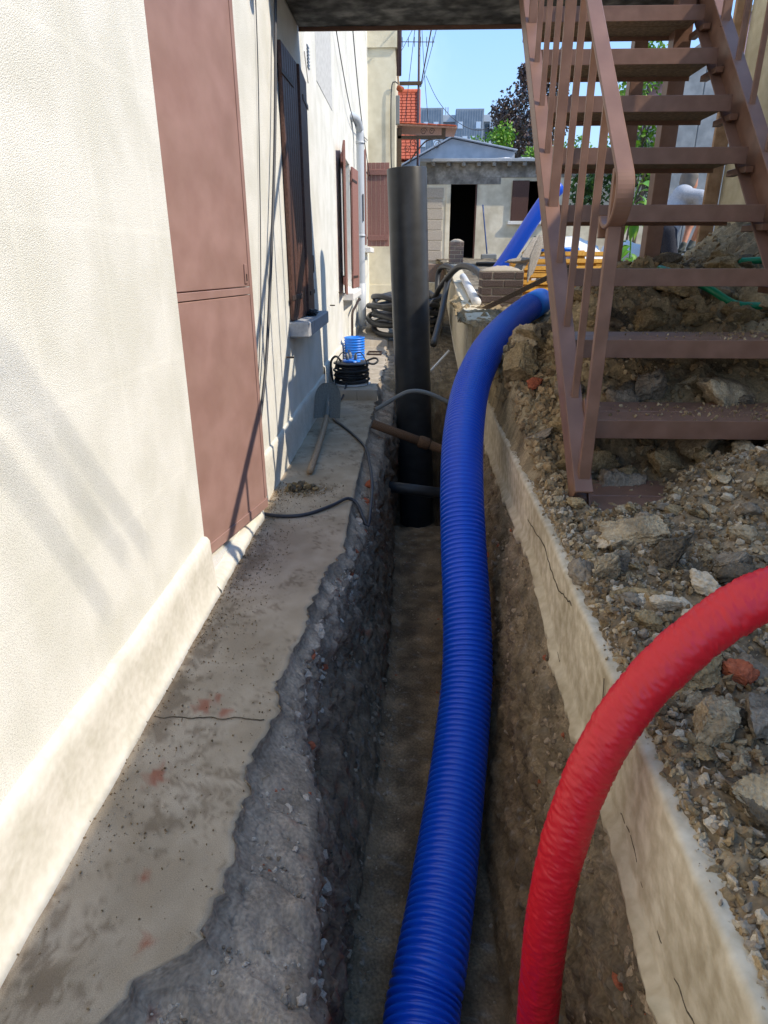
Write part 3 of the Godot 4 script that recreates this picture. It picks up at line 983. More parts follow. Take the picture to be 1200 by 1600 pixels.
func pipes():
	var ctrl := [Vector3(.0,-.60,-.2), Vector3(.035,-.60,-.75), Vector3(.057,-.587,-1.054), Vector3(.083,-.56,-1.178), Vector3(.122,-.53,-1.37), Vector3(.173,-.485,-1.654), Vector3(.219,-.39,-1.918), Vector3(.25,-.262,-2.133), Vector3(.257,-.10,-2.344), Vector3(.254,.085,-2.579), Vector3(.255,.275,-2.80), Vector3(.274,.445,-3.06), Vector3(.330,.585,-3.42), Vector3(.415,.690,-3.75), Vector3(.535,.768,-4.15), Vector3(.73,.838,-4.73), Vector3(.94,.885,-5.35), Vector3(1.10,.915,-5.72)]
	var pitch := .0225
	var B := thing("corrugated_duct", "long blue ribbed duct curving up out of the trench", "pipe", Vector3(.1,-.6,-1))
	B.position = Vector3.ZERO
	obj("ribbed_wall", tube(smooth_path(ctrl, pitch / 8.0), func(_i, s): return .0948 + .0052 * clampf(cos(TAU * s / pitch) * 2.4, -1, 1), 30, false), M.blue, B)
	var e0: Vector3 = ctrl[ctrl.size() - 1]
	var ed: Vector3 = (e0 - ctrl[ctrl.size() - 2]).normalized()
	var q := PackedVector3Array()
	for s in [-.34, -.337, .02, .03]: q.append(e0 + ed * s)
	var rr := [.100, .107, .108, .098]
	obj("coupling", tube(q, func(i, _s): return rr[i], 30, false), M.blue_light, B)
	obj("inner_wall", tube(PackedVector3Array([e0 - ed * .4, e0 + ed * .015]), .09, 24, true), M.black_rubber, B)

	var rc := [Vector3(.33,-.70,-.93), Vector3(.325,-.50,-.945), Vector3(.318,-.371,-.954), Vector3(.314,-.139,-.963), Vector3(.323,.025,-.982), Vector3(.348,.179,-1.005), Vector3(.385,.314,-1.024), Vector3(.443,.442,-1.042), Vector3(.51,.541,-1.051), Vector3(.58,.620,-1.055), Vector3(.659,.684,-1.053), Vector3(.80,.74,-1.04), Vector3(1.05,.76,-1.0), Vector3(1.4,.70,-.9)]
	var wr := func(s: float, a: float) -> float:
		var ph := s * 1.0 + sin(a) * .018
		return .0010 * n1.get_noise_3d(ph * 380.0, cos(a) * 13.0, sin(a) * 13.0) + .0034 * maxf(0.0, .32 - absf(n1.get_noise_3d(ph * 700.0 + 50.0, cos(a) * 12.0 + s * 90.0, sin(a) * 12.0))) * 2.2 + .0015 * n1.get_noise_2d(s * 90.0, 4.0)
	for i in rc.size(): rc[i] = Vector3(0,1.25,0) + (rc[i] - Vector3(0,1.25,0)) * .91
	var R := obj("red_duct", tube(smooth_path(rc, .003), .0405, 48, false, wr), M.red)
	tag(R, "wrinkled red film wrapped duct arching over the curb in front", "pipe")

	# the big black riser, leaning a little
	var top := Vector3(-.035, 1.95, -6.0)
	var bot := Vector3(.115, -1.32, -6.0)
	var d := (top - bot).normalized()
	var K := obj("black_riser_pipe", tube(PackedVector3Array([bot, bot.lerp(top,.3), bot.lerp(top,.65), top - d*.004, top, top, top - d*.5]), func(i, _s): return [.168,.167,.166,.166,.164,.152,.152][i], 48, false), M.black_pvc)
	tag(K, "wide black plastic riser pipe standing upright in the trench", "pipe")
	var sg := obj("black_branch_pipe", tube(PackedVector3Array([Vector3(-.30,-.41,-4.8),Vector3(.42,-.50,-4.8)]), .045, 20), M.black_pvc)
	tag(sg, "thin black pipe crossing the trench below the riser", "pipe")
	var ru := thing("rusty_pipe", "short rusty clay coloured pipe sticking out of the trench side", "pipe", Vector3(-.1,0,-5))
	ru.position = Vector3.ZERO
	obj("barrel", tube(PackedVector3Array([Vector3(-.28,.03,-5.0),Vector3(.10,-.11,-5.0)]), .036, 16), M.rust, ru)
	obj("socket", tube(PackedVector3Array([Vector3(.09,-.107,-5.0),Vector3(.11,-.114,-5.0),Vector3(.17,-.136,-5.0),Vector3(.18,-.14,-5.0)]), func(i, _s): return [.04,.05,.05,.04][i], 16), M.rust, ru)
	obj("barrel", tube(PackedVector3Array([Vector3(.175,-.138,-5.0),Vector3(.45,-.24,-5.0)]), .036, 16), M.rust, ru)
	tag(obj("grey_conduit", tube(smooth_path([Vector3(-.26,.10,-5.2),Vector3(-.17,.155,-5.2),Vector3(-.07,.215,-5.2),Vector3(.01,.25,-5.2),Vector3(.10,.252,-5.2),Vector3(.20,.225,-5.2),Vector3(.34,.16,-5.2),Vector3(.46,.10,-5.2)], .02), .017, 12), M.grey_plastic), "bent grey conduit bridging the trench before the riser", "conduit")
	tag(obj("white_stick", tube(PackedVector3Array([Vector3(.20,.10,-6.9),Vector3(.44,.33,-7.1)]), .012, 10), M.white_plastic), "short pale rod stuck in the dirt beside the riser", "rod")

func hose(called, label, cat, ctrl, rad, m, step := .03, segs := 12, group := ""):
	return tag(obj(called, tube(smooth_path(ctrl, step), rad, segs), m), label, cat, group)

func path_things():
	# shovel lying towards us, its blade propped against the plinth
	var S := thing("shovel", "muddy steel shovel with a wooden handle lying on the path", "shovel", Vector3(-.62,.02,-4.4))
	S.position = Vector3.ZERO
	obj("handle", tube(smooth_path([Vector3(-.60,.026,-3.76),Vector3(-.615,.03,-4.2),Vector3(-.635,.045,-4.7),Vector3(-.652,.075,-5.10)], .05), func(_i, s): return .020 if s > .03 else .017, 14), M.wood_handle, S)
	var v := PackedVector3Array()
	var NU := 15
	var NV := 15
	for j in NV:
		var t := float(j) / (NV - 1)
		for i in NU:
			var u := float(i) / (NU - 1) * 2 - 1
			var hw := .108 * (1.0 if t < .55 else sqrt(maxf(0.02, 1 - pow((t - .55) / .50, 2.0))))
			var cup := .030 * (u * u) * (1 - .4 * t) - .012 * t * (1-t)
			v.append(Vector3(-.655 + u * hw, .045 + .255 * t, -5.13 - .16 * t + cup))
	obj("blade", mesh_from(v, grid_idx(NU, NV, true)), M.shovel, S)
	var vb := PackedVector3Array()
	for p in v: vb.append(p + Vector3(0, -.0005, -.003))
	obj("blade_back", mesh_from(vb, grid_idx(NU, NV, false)), M.shovel, S)
	obj("socket", tube(PackedVector3Array([Vector3(-.652,.07,-5.05),Vector3(-.653,.08,-5.11),Vector3(-.655,.15,-5.165),Vector3(-.656,.22,-5.215)]), func(i, _s): return [.023,.023,.016,.004][i], 12), M.shovel, S)
	# clods fallen off it
	for i in 26:
		var a := rng.randf() * TAU
		var d := sqrt(rng.randf())
		var s := rng.randf_range(.010, .030) * (1.25 - .6 * d)
		var o := obj("soil_clod", rocks_small[i % 7], [M.rock_ochre, M.rock_dark, M.rock_ochre][i % 3], null, Vector3(-.61 + cos(a) * d * .10, s * .45 + (1 - d) * .022, -3.50 + sin(a) * d * .085))
		o.scale = Vector3.ONE * s
		o.rotation = Vector3(rng.randf() * 6, rng.randf() * 6, rng.randf() * 6)
		tag(o, ("larger " if s > .018 else "tiny ") + ["ochre", "dark", "ochre"][i % 3] + " clod in the soil spill by the shovel handle", "soil clod", "clods spilled by the shovel")
	# black lead from the door, hanging into the trench, back to the shovel and on to the reel
	hose("power_cord", "black power cord snaking from the door along the path", "cord", [Vector3(-.86,.05,-3.10),Vector3(-.75,.018,-3.075),Vector3(-.64,.010,-3.06),Vector3(-.52,.010,-3.09),Vector3(-.40,.012,-3.22),Vector3(-.325,.016,-3.32),Vector3(-.275,-.01,-3.31),Vector3(-.235,-.055,-3.22),Vector3(-.205,-.085,-3.17),Vector3(-.198,-.04,-3.28),Vector3(-.205,.0,-3.60),Vector3(-.245,.012,-4.0),Vector3(-.30,.014,-4.38),Vector3(-.42,.012,-4.75),Vector3(-.52,.012,-5.0),Vector3(-.60,.012,-5.2),Vector3(-.66,.012,-5.6),Vector3(-.62,.03,-6.0),Vector3(-.60,.10,-6.15),Vector3(-.6,.12,-6.25)], .0095, M.cable, .02, 10)
	# cable reel
	var R := thing("cable_reel", "black cable reel with a blue plug panel standing on the path", "cable reel", Vector3(-.56,.092,-6.42))
	obj("bottom_flange", lathe([[0,0],[.185,0],[.19,.006],[.185,.012],[0,.012]], 36), M.white_plastic, R)
	obj("drum", lathe([[.10,.0],[.10,.2]], 24), M.black_rubber, R)
	for i in 9:
		var tp := PackedVector3Array()
		for k in 41:
			var a := TAU * k / 40.0
			tp.append(Vector3(cos(a), 0, sin(a)) * (.160 + .012 * sin(i * 2.3)) + Vector3(.006 * sin(i * 1.7), .026 + i * .019 + .004 * sin(a * 2 + i), .006 * cos(i)))
		obj("cable_turn", tube(tp, .0105, 8, false), M.black_rubber, R)
	obj("top_flange", lathe([[0,.198],[.175,.198],[.182,.204],[.175,.212],[.13,.216],[0,.218]], 36), M.black_rubber, R)
	obj("socket_panel", lathe([[.09,.219],[.085,.232],[.07,.238],[0,.238]], 28), M.blue_light, R)
	for a in [.6, 2.4, 4.4]:
		var pg := obj("plug", tube(PackedVector3Array([Vector3(cos(a)*.05,.235,sin(a)*.05),Vector3(cos(a)*.052,.275,sin(a)*.052),Vector3(cos(a)*.055,.30,sin(a)*.055)]), func(i, _s): return [.018,.016,.008][i], 10), M.grey_plastic, R)
		obj("plug_lead", tube(smooth_path([Vector3(cos(a)*.055,.30,sin(a)*.055),Vector3(cos(a)*.12,.31,sin(a)*.12),Vector3(cos(a)*.19,.22,sin(a)*.19),Vector3(cos(a)*.21,.08,sin(a)*.20),Vector3(cos(a)*.2,.012,sin(a)*.22)], .02), .005, 8), M.cable, pg)
	obj("handle", tube(smooth_path([Vector3(-.185,.02,.02),Vector3(-.20,.1,.02),Vector3(-.20,.22,.02),Vector3(-.15,.27,.02),Vector3(-.10,.22,.02)], .02), .011, 10), M.black_rubber, R)
	obj("handle", tube(smooth_path([Vector3(.12,.2,-.08),Vector3(.22,.24,-.08),Vector3(.26,.22,-.05),Vector3(.22,.19,-.02),Vector3(.16,.2,-.02)], .02), .010, 10), M.black_rubber, R)
	# offcut of blue duct standing on end
	var pr := []
	for i in 81:
		var y := .31 * i / 80.0
		pr.append([.118 + .005 * clampf(cos(TAU * y / .030) * 1.6, -1, 1), y])
	pr.append([.108, .31]); pr.append([.105, .0])
	var bk := obj("blue_duct_offcut", lathe(pr, 36), M.blue_light, null, Vector3(-.635,.092,-7.72))
	tag(bk, "short offcut of bright blue ribbed duct standing on end", "pipe offcut")
	# bent black steel bar by the wall and two plates on the path
	hose("bent_bar", "bent black steel bar leaning against the house wall", "bar", [Vector3(-.74,.09,-8.6),Vector3(-.735,.40,-8.62),Vector3(-.73,.60,-8.65),Vector3(-.70,.68,-8.85),Vector3(-.69,.74,-9.3),Vector3(-.69,.72,-9.4)], .016, M.iron, .03)
	var fr := thing("metal_frame", "small dark open steel frame on the path by the offcut", "frame", Vector3(-.44,.092,-8.6))
	for b in [[Vector3(-.09,.01,-.13),Vector3(.09,.01,-.13)],[Vector3(-.09,.01,.13),Vector3(.09,.01,.13)],[Vector3(-.085,.01,-.118),Vector3(-.085,.01,.118)],[Vector3(.085,.01,-.118),Vector3(.085,.01,.118)]]:
		obj("side", bar_mesh(b[0], b[1], .02, .02), M.iron, fr)
	# glove on the near sill
	var gl := obj("work_glove", rock_mesh(77, 3, .55, 3), M.black_rubber, null, Vector3(-.715,.882,-4.93))
	gl.scale = Vector3(.045, .026, .10)
	tag(gl, "crumpled black work glove on the near window sill", "glove")
	# cables on the facade
	hose("wall_cable", "thick dark cable hanging down the cream facade", "cable", [Vector3(-.77,3.2,-4.55),Vector3(-.765,2.59,-4.33),Vector3(-.76,1.93,-4.08),Vector3(-.76,1.3,-3.78),Vector3(-.76,.76,-3.47),Vector3(-.765,.5,-3.27),Vector3(-.77,.30,-3.14)], .0085, M.cable)
	hose("thin_wall_wire", "thin wire running straight down the facade past the door", "wire", [Vector3(-.78,3.0,-3.9),Vector3(-.779,2.35,-3.84),Vector3(-.779,1.87,-3.74),Vector3(-.779,1.02,-3.5),Vector3(-.779,.45,-3.2)], .0028, M.cable)
	var lm := thing("wall_lamp", "grey wall lamp fitting at the top of the facade", "lamp", Vector3(-.79,2.55,-3.78))
	obj("body", tube(PackedVector3Array([Vector3(0,0,0),Vector3(.03,0,0),Vector3(.06,-.03,0),Vector3(.09,-.035,0),Vector3(.12,-.03,0)]), func(i, _s): return [.03,.045,.055,.05,.02][i], 18), M.grey_plastic, lm)
	# sagging wires along the upper wall
	hose("sagging_wire", "thin wire sagging down to the elbow of the downpipe", "wire", [Vector3(-.77,3.9,-6.4),Vector3(-.75,3.2,-8.0),Vector3(-.74,2.9,-9.6),Vector3(-.77,3.2,-12.9)], .006, M.cable, .1, 6)
	hose("sagging_wire", "longer wire sagging in front of the upper wall to the wing", "wire", [Vector3(-.70,5.2,-7.6),Vector3(-.70,3.9,-8.8),Vector3(-.71,3.1,-10.5),Vector3(-.74,2.55,-13.3)], .007, M.cable, .1, 6)
	hose("wing_cable", "thin cable clipped down the shaded end wall of the wing", "cable", [Vector3(-.25,4.15,-13.36),Vector3(-.36,4.1,-13.36),Vector3(-.37,3.2,-13.36),Vector3(-.36,2.62,-13.36),Vector3(-.45,2.55,-13.36),Vector3(-.55,2.5,-13.36),Vector3(-.6,2.62,-13.36)], .011, M.cable, .05, 6)
	# black hose coiled on the passage floor
	var cp := [Vector3(.30,.30,-7.9), Vector3(.42,.6,-8.6), Vector3(.52,.95,-9.3), Vector3(.62,1.12,-9.9), Vector3(.45,1.06,-10.6)]
	for k in 96:
		var a := .3 + TAU * k / 12.0
		var rr := 1.0 + .12 * sin(k * .7)
		cp.append(Vector3(-.06 + cos(a) * .50 * rr, 0.25 + .0052 * k + .035 * sin(k * 1.3), -10.3 + sin(a) * .85 * rr))
	cp.append_array([Vector3(.45,.90,-9.6), Vector3(.64,1.16,-8.8), Vector3(.80,1.10,-7.9), Vector3(.86,.86,-7.3)])
	hose("black_hose", "thick black hose lying in loose coils behind the riser", "hose", cp, .04, M.black_rubber, .05, 10)

func brick_stack(called, label, at: Vector3, w: float, dp: float, courses: int, m: Material):
	var B := thing(called, label, "brick pillar", at)
	var bh := .062
	var j := .011
	obj("mortar", box_mesh(Vector3(-w*.5+.008, 0, -dp*.5+.008), Vector3(w*.5-.008, courses*(bh+j)+.004, dp*.5-.008), .002), M.mortar, B)
	for c in courses:
		var y := c * (bh + j)
		for side in [1, -1]:
			var half := (c + (0 if side > 0 else 1)) % 2 == 0
			var x := -w * .5
			var first := true
			while x < w * .5 - .02:
				var L := (.105 if half and first else .215)
				L = minf(L, w * .5 - x)
				if L > .03:
					var bm := box_mesh(Vector3(x + .004, y, dp*.5*side - (.10 if side > 0 else 0.0)), Vector3(x + L - .006, y + bh, dp*.5*side + (0.0 if side > 0 else .10)), .005)
					var o := obj("brick", bm, m, B)
					o.position += Vector3(rng.randf_range(-.002,.002), 0, rng.randf_range(-.004,.003))
				x += L
				first = false
		for side in [1, -1]:
			var z := -dp * .5 + .112
			if dp > .24:
				obj("brick", box_mesh(Vector3(w*.5*side - .06*side, y + .002, z), Vector3(w*.5*side, y + bh - .002, dp*.5 - .112), .005), m, B)
	# rough lime topping
	var n := 11
	var v := PackedVector3Array()
	for a in n:
		for b in n:
			var u := Vector2(float(a) / (n-1) * 2 - 1, float(b) / (n-1) * 2 - 1)
			var e := maxf(absf(u.x), absf(u.y))
			v.append(Vector3(u.x * w * .47, courses*(bh+j) + (.045 * (1 - e * e) + .012 * n1.get_noise_2d(u.x * 20.0 + at.x, u.y * 20.0) if e < .99 else -.01), u.y * dp * .47))
	obj("topping", mesh_from(v, grid_idx(n, n, true)), M.mortar, B)

func yard():
	# yard ground
	var v := PackedVector3Array()
	var col := PackedColorArray()
	var nx := 110
	var nz := 150
	for j in nz:
		var z := lerpf(-5.6, -20.0, float(j) / (nz - 1))
		for i in nx:
			var x := lerpf(.60 + .0, 9.5, pow(float(i) / (nx - 1), 1.25))
			if i == 0: x = tab(CURB_X, z) + .1
			var y := tab(YARD, z) + .05 * n1.get_noise_2d(x * 12.0, z * 12.0) + .03 * (lump(x, z, 35.0, 2.0) - .3)
			if z > -7.6 and x < 2.5: y = minf(y, heap_base(x, z) - .03)
			v.append(Vector3(x, y, z))
			col.append(Color(.36,.32,.25).lerp(Color(.24,.19,.13), clampf(.5 + n1.get_noise_2d(x * 9.0, z * 9.0), 0, 1)))
	tag(obj("yard_ground", mesh_from(v, grid_idx(nx, nz, true), col), M.earth), "rubbly bare earth of the sunny back yard", "", "", "structure")
	# far retaining wall along the passage
	var W := thing("garden_wall", "low cream wall along the passage with a broad flat top", "wall", Vector3(.6,.4,-10))
	W.position = Vector3.ZERO
	var st := st_new()
	var a := Vector3(.50,.75,-5.62); var b := Vector3(.76,1.19,-14.0)
	var wd := Vector3(.19,0,0); var dn := Vector3(0,-.7,0)
	quad(st, a, b, b+wd, a+wd)
	quad(st, a+dn, b+dn, b, a)
	quad(st, a, a+wd, a+wd+dn, a+dn)
	quad(st, a+wd, b+wd, b+wd+dn, a+wd+dn)
	quad(st, b+wd, b, b+dn, b+wd+dn)
	obj("body", fin(st), M.far_curb, W)
	obj("coping", bar_mesh(a + Vector3(.095,.014,.01), b + Vector3(.095,.014,0), .215, .03, Vector3.UP, .006), M.far_curb, W)
	# step up at the end of the passage
	var sp := thing("passage_steps", "small brick step closing the far end of the passage", "steps", Vector3(.2,.4,-14.3))
	sp.position = Vector3.ZERO
	obj("lower_step", box_mesh(Vector3(-.28,.2,-14.1), Vector3(.74,.80,-14.5), .01), M.far_curb, sp)
	obj("upper_step", box_mesh(Vector3(-.28,.2,-14.502), Vector3(.74,1.15,-16.0), .01), M.brick_brown, sp)

	brick_stack("brick_pillar", "stub of a dark brick pillar with lime topping behind the duct", Vector3(.905,.78,-6.78), .41, .34, 5, M.brick_dark)
	brick_stack("brick_pillar", "small brown brick stub in front of the dark doorway", Vector3(.88,1.12,-13.1), .27, .25, 6, M.brick_brown)
	tag(obj("steel_angle", bar_mesh(Vector3(.66,.79,-6.35), Vector3(1.45,1.20,-6.15), .05, .045, Vector3.UP, .003), M.wood_dark), "dark steel bar slanting in front of the dark brick pillar", "bar")
	tag(obj("white_pipe", tube(PackedVector3Array([Vector3(.66,.86,-6.6),Vector3(.72,1.03,-9.2)]), .045, 16), M.white_plastic), "white plastic pipe lying along the garden wall top", "pipe")
	# pallets
	for k in 3:
		var P := thing("wooden_pallet", ["yellow wooden pallet, lowest of the stack behind the brick pillar", "yellow wooden pallet, middle one of the stack", "yellow wooden pallet, topmost of the stack"][k], "pallet", Vector3(1.72,.84 + k * .128,-8.0 - .02 * (k % 2)), "pallets stacked in the yard")
		P.rotation.y = deg_to_rad([3, -4, 2, -2][k])
		for i in 5: obj("top_slat", box_mesh(Vector3(-.5,.100,.40 - i*.2), Vector3(.5,.120,.50 - i*.2 - .0), .004), M.yellow, P)
		for i in 3:
			for q in 3: obj("block", box_mesh(Vector3(-.5 + q*.45,.022,.38 - i*.38), Vector3(-.4 + q*.45,.098,.50 - i*.38), .004), M.yellow, P)
			obj("bottom_slat", box_mesh(Vector3(-.5,.001,.39 - i*.38), Vector3(.5,.020,.49 - i*.38), .004), M.yellow, P)
	var LP := thing("slatted_crate_side", "yellow slatted panel leaning on the pallet stack", "panel", Vector3(1.72,.80,-7.28))
	LP.rotation.x = deg_to_rad(-28)
	for i in 7: obj("slat", box_mesh(Vector3(-.5,.05 + i*.082,-.011), Vector3(.5,.10 + i*.082,.011), .004), M.yellow, LP)
	for q in 4: obj("upright", box_mesh(Vector3(-.48 + q*.29,0,-.034), Vector3(-.40 + q*.29,.62,-.0115), .004), M.yellow, LP)
	# splintered timber on the pallets
	var tw := [[Vector3(1.06,1.02,-7.2),Vector3(1.42,1.52,-7.6),.07,"longest piece of splintered grey timber leaning on the yellow panel"],[Vector3(1.02,1.22,-7.25),Vector3(1.36,1.26,-7.35),.05,"short flat splinter of grey timber pointing left by the pallets"],[Vector3(1.22,1.05,-7.12),Vector3(1.36,1.45,-7.3),.06,"upright splinter of grey timber beside the longest piece"],[Vector3(1.38,1.38,-7.45),Vector3(1.62,1.47,-7.6),.08,"broad chip of grey timber lying on top of the pile"]]
	for q in tw:
		var o := obj("broken_timber", rock_mesh(700 + int(q[2] * 100), 3, .22, 6), M.wood_grey, null, (q[0] + q[1]) * .5)
		var ax: Vector3 = (q[1] - q[0]).normalized()
		var sd: Vector3 = ax.cross(Vector3(.2,.3,1)).normalized()
		o.basis = Basis(ax * q[0].distance_to(q[1]) * .55, sd * q[2], ax.cross(sd) * .03)
		tag(o, q[3], "timber", "splintered timber by the pallets")
	# leaning blue duct and woven bags
	tag(obj("leaning_duct", tube(smooth_path([Vector3(1.10,1.02,-9.0),Vector3(1.29,1.29,-9.0),Vector3(1.67,1.89,-9.0),Vector3(1.86,2.10,-9.05)], .05), .095, 20), M.blue), "blue duct rising steeply in the yard behind the pallets", "pipe")
	var bags := [[Vector3(1.95,1.35,-9.2),.35,"striped blue and white woven bag slumped by the leaning duct"],[Vector3(2.35,1.35,-10.2),.5,"white rubble bag standing behind the stair balusters"],[Vector3(2.62,1.14,-8.2),.21,"white rubble bag at the foot of the young plant"],[Vector3(3.3,1.35,-10.6),.45,"white rubble bag behind the stooping worker"]]
	for k in bags.size():
		var mm := rock_mesh(310 + k, 3, .12, 5)
		var bg: Node3D
		bg = obj("rubble_bag", mm, M.white_bag, null, bags[k][0] - Vector3(0,.12,0))
		bg.scale = Vector3.ONE * bags[k][1]
		tag(bg, bags[k][2], "bag", "rubble bags in the yard")
		if k == 0:
			for i in 5:
				var tp := PackedVector3Array()
				for q in 21:
					var an := PI * q / 20.0
					tp.append(Vector3(-cos(an) * .93 , -.5 + i * .25, sin(an) * .85) * (1.0 - .05 * i))
				obj("blue_stripe", tube(tp, .06, 6), M.blue_light, bg)
	hose("yard_broom", "broom with a blue handle against the outbuilding wall", "broom", [Vector3(1.74,1.35,-15.6),Vector3(1.62,2.38,-15.9)], .016, flat(Color(.02,.06,.2), .4), .2, 8)
	var br := get_child(get_child_count() - 1)
	var bh := obj("broom_head", box_mesh(Vector3(1.60,1.24,-15.5), Vector3(1.95,1.36,-15.62), .02), M.grey_plastic, br)
	var tr := thing("black_tray", "black plastic tray on the ground by the broom", "tray", Vector3(1.55,1.13,-12.8))
	obj("rim", tube(PackedVector3Array([Vector3(-.3,.05,0),Vector3(-.29,.05,.16),Vector3(.29,.05,.16),Vector3(.3,.05,0),Vector3(.29,.05,-.16),Vector3(-.29,.05,-.16),Vector3(-.3,.05,0)]), .022, 8, false), M.black_rubber, tr)
	obj("base", box_mesh(Vector3(-.28,0,-.15), Vector3(.28,.05,.15), .01), M.black_rubber, tr)
	var yt := thing("yellow_tool", "yellow handled power tool lying in front of the outbuilding", "tool", Vector3(1.48,.98,-10.2))
	obj("body", tube(PackedVector3Array([Vector3(-.1,.06,0),Vector3(.02,.08,0),Vector3(.16,.06,0),Vector3(.2,.05,0)]), func(i,_s): return [.04,.055,.05,.02][i], 12), M.yellow, yt)
	obj("blade", box_mesh(Vector3(-.32,.045,-.02), Vector3(-.1,.075,.02), .005), M.iron, yt)
	# young plant behind the stair
	var P := thing("young_plant", "young plant with large bright green leaves behind the stair", "plant", Vector3(2.03,.85,-6.5))
	obj("stem", tube(smooth_path([Vector3(0,-.2,0),Vector3(.02,.4,0),Vector3(-.02,.8,.02),Vector3(.02,1.05,0)], .05), func(_i, s): return lerpf(.012,.004,clampf(s/1.2,0,1)), 8), M.big_leaf, P)
	for k in 34:
		var y := rng.randf_range(.25, 1.08)
		var an := rng.randf() * TAU
		var lf := obj("leaf", leaf_mesh(rng.randf_range(.12,.21), .4), M.big_leaf, P, Vector3(cos(an)*.03, y, sin(an)*.03))
		lf.rotation = Vector3(rng.randf_range(-.2,.9), an, rng.randf_range(-.3,.3))
	# green garden hose over the heap
	var gh := []
	for q in [[1.42,-3.95],[1.48,-3.75],[1.56,-3.55],[1.64,-3.45],[1.74,-3.40],[1.84,-3.40],[1.96,-3.45],[2.06,-3.6],[2.08,-3.8],[2.0,-3.98],[1.9,-4.05]]:
		gh.append(Vector3(q[0], heap_h(q[0], q[1]) + .03, q[1]))
	for i in range(1, gh.size() - 1): gh[i].y = maxf(gh[i].y, (gh[i-1].y + gh[i+1].y) * .5)
	hose("green_hose", "green garden hose lying in a bend on the dirt heap", "hose", gh, .019, M.green_hose, .03, 12)

func leaf_mesh(L: float, wd: float) -> ArrayMesh:
	var v := PackedVector3Array()
	var n := 7
	for i in n:
		var t := float(i) / (n - 1)
		var w := L * wd * sin(PI * pow(t, .8)) * .5 + .001
		var c := Vector3(0, .35 * L * t - .75 * L * t * t, L * t)
		v.append(c + Vector3(-w, w * .35, 0)); v.append(c); v.append(c + Vector3(w, w * .35, 0))
	return mesh_from(v, grid_idx(3, n, true))

func crown(blobs: Array, count: int, size: float, sd: int, tint := .35) -> ArrayMesh:
	var r := RandomNumberGenerator.new()
	r.seed = sd
	var v := PackedVector3Array()
	var c := PackedColorArray()
	var ix := PackedInt32Array()
	for k in count:
		var b: Array = blobs[r.randi() % blobs.size()]
		var d := Vector3(r.randfn(), r.randfn(), r.randfn()).normalized() * pow(r.randf(), .45)
		var p: Vector3 = b[0] + d * b[1]
		var ax := Vector3(r.randfn(), r.randfn() - .3, r.randfn()).normalized()
		var sdv := ax.cross(Vector3(r.randfn(), r.randfn(), r.randfn())).normalized()
		var s := size * r.randf_range(.6, 1.3)
		var nn := ax.cross(sdv) * s * .15
		var q := v.size()
		v.append_array([p, p + ax * s * .5 + sdv * s * .32 + nn, p + ax * s, p + ax * s * .5 - sdv * s * .32 + nn])
		var g := 1.0 + r.randf_range(-tint, tint)
		var cc := Color(g * r.randf_range(.85, 1.2), g, g * .9)
		c.append_array([cc, cc, cc, cc])
		ix.append_array([q, q+1, q+2, q, q+2, q+3])
	return mesh_from(v, ix, c)

func tree(called, label, cat, at: Vector3, h: float, blobs: Array, count: int, size: float, m: Material, sd: int, group := ""):
	var T := thing(called, label, cat, at, group)
	var tk := obj("trunk", tube(smooth_path([Vector3(0,-.5,0), Vector3(.03*h,h*.4,0), Vector3(-.01*h,h*.75,.01), Vector3(.02*h,h*.95,0)], .2), func(_i, s): return maxf(.012 * h * (1.1 - s / (h + .5)), .01), 9), M.bark, T)
	for k in blobs.size():
		var p: Vector3 = blobs[k][0]
		obj("limb", tube(smooth_path([Vector3(0, minf(p.y * .7, h * .6), 0), p * Vector3(.5,.85,.5), p], .2), func(_i, s): return maxf(.006 * h * (1.0 - s * .3), .006), 6), M.bark, tk)
	obj("crown", crown(blobs, count, size, sd), m, T)
	return T

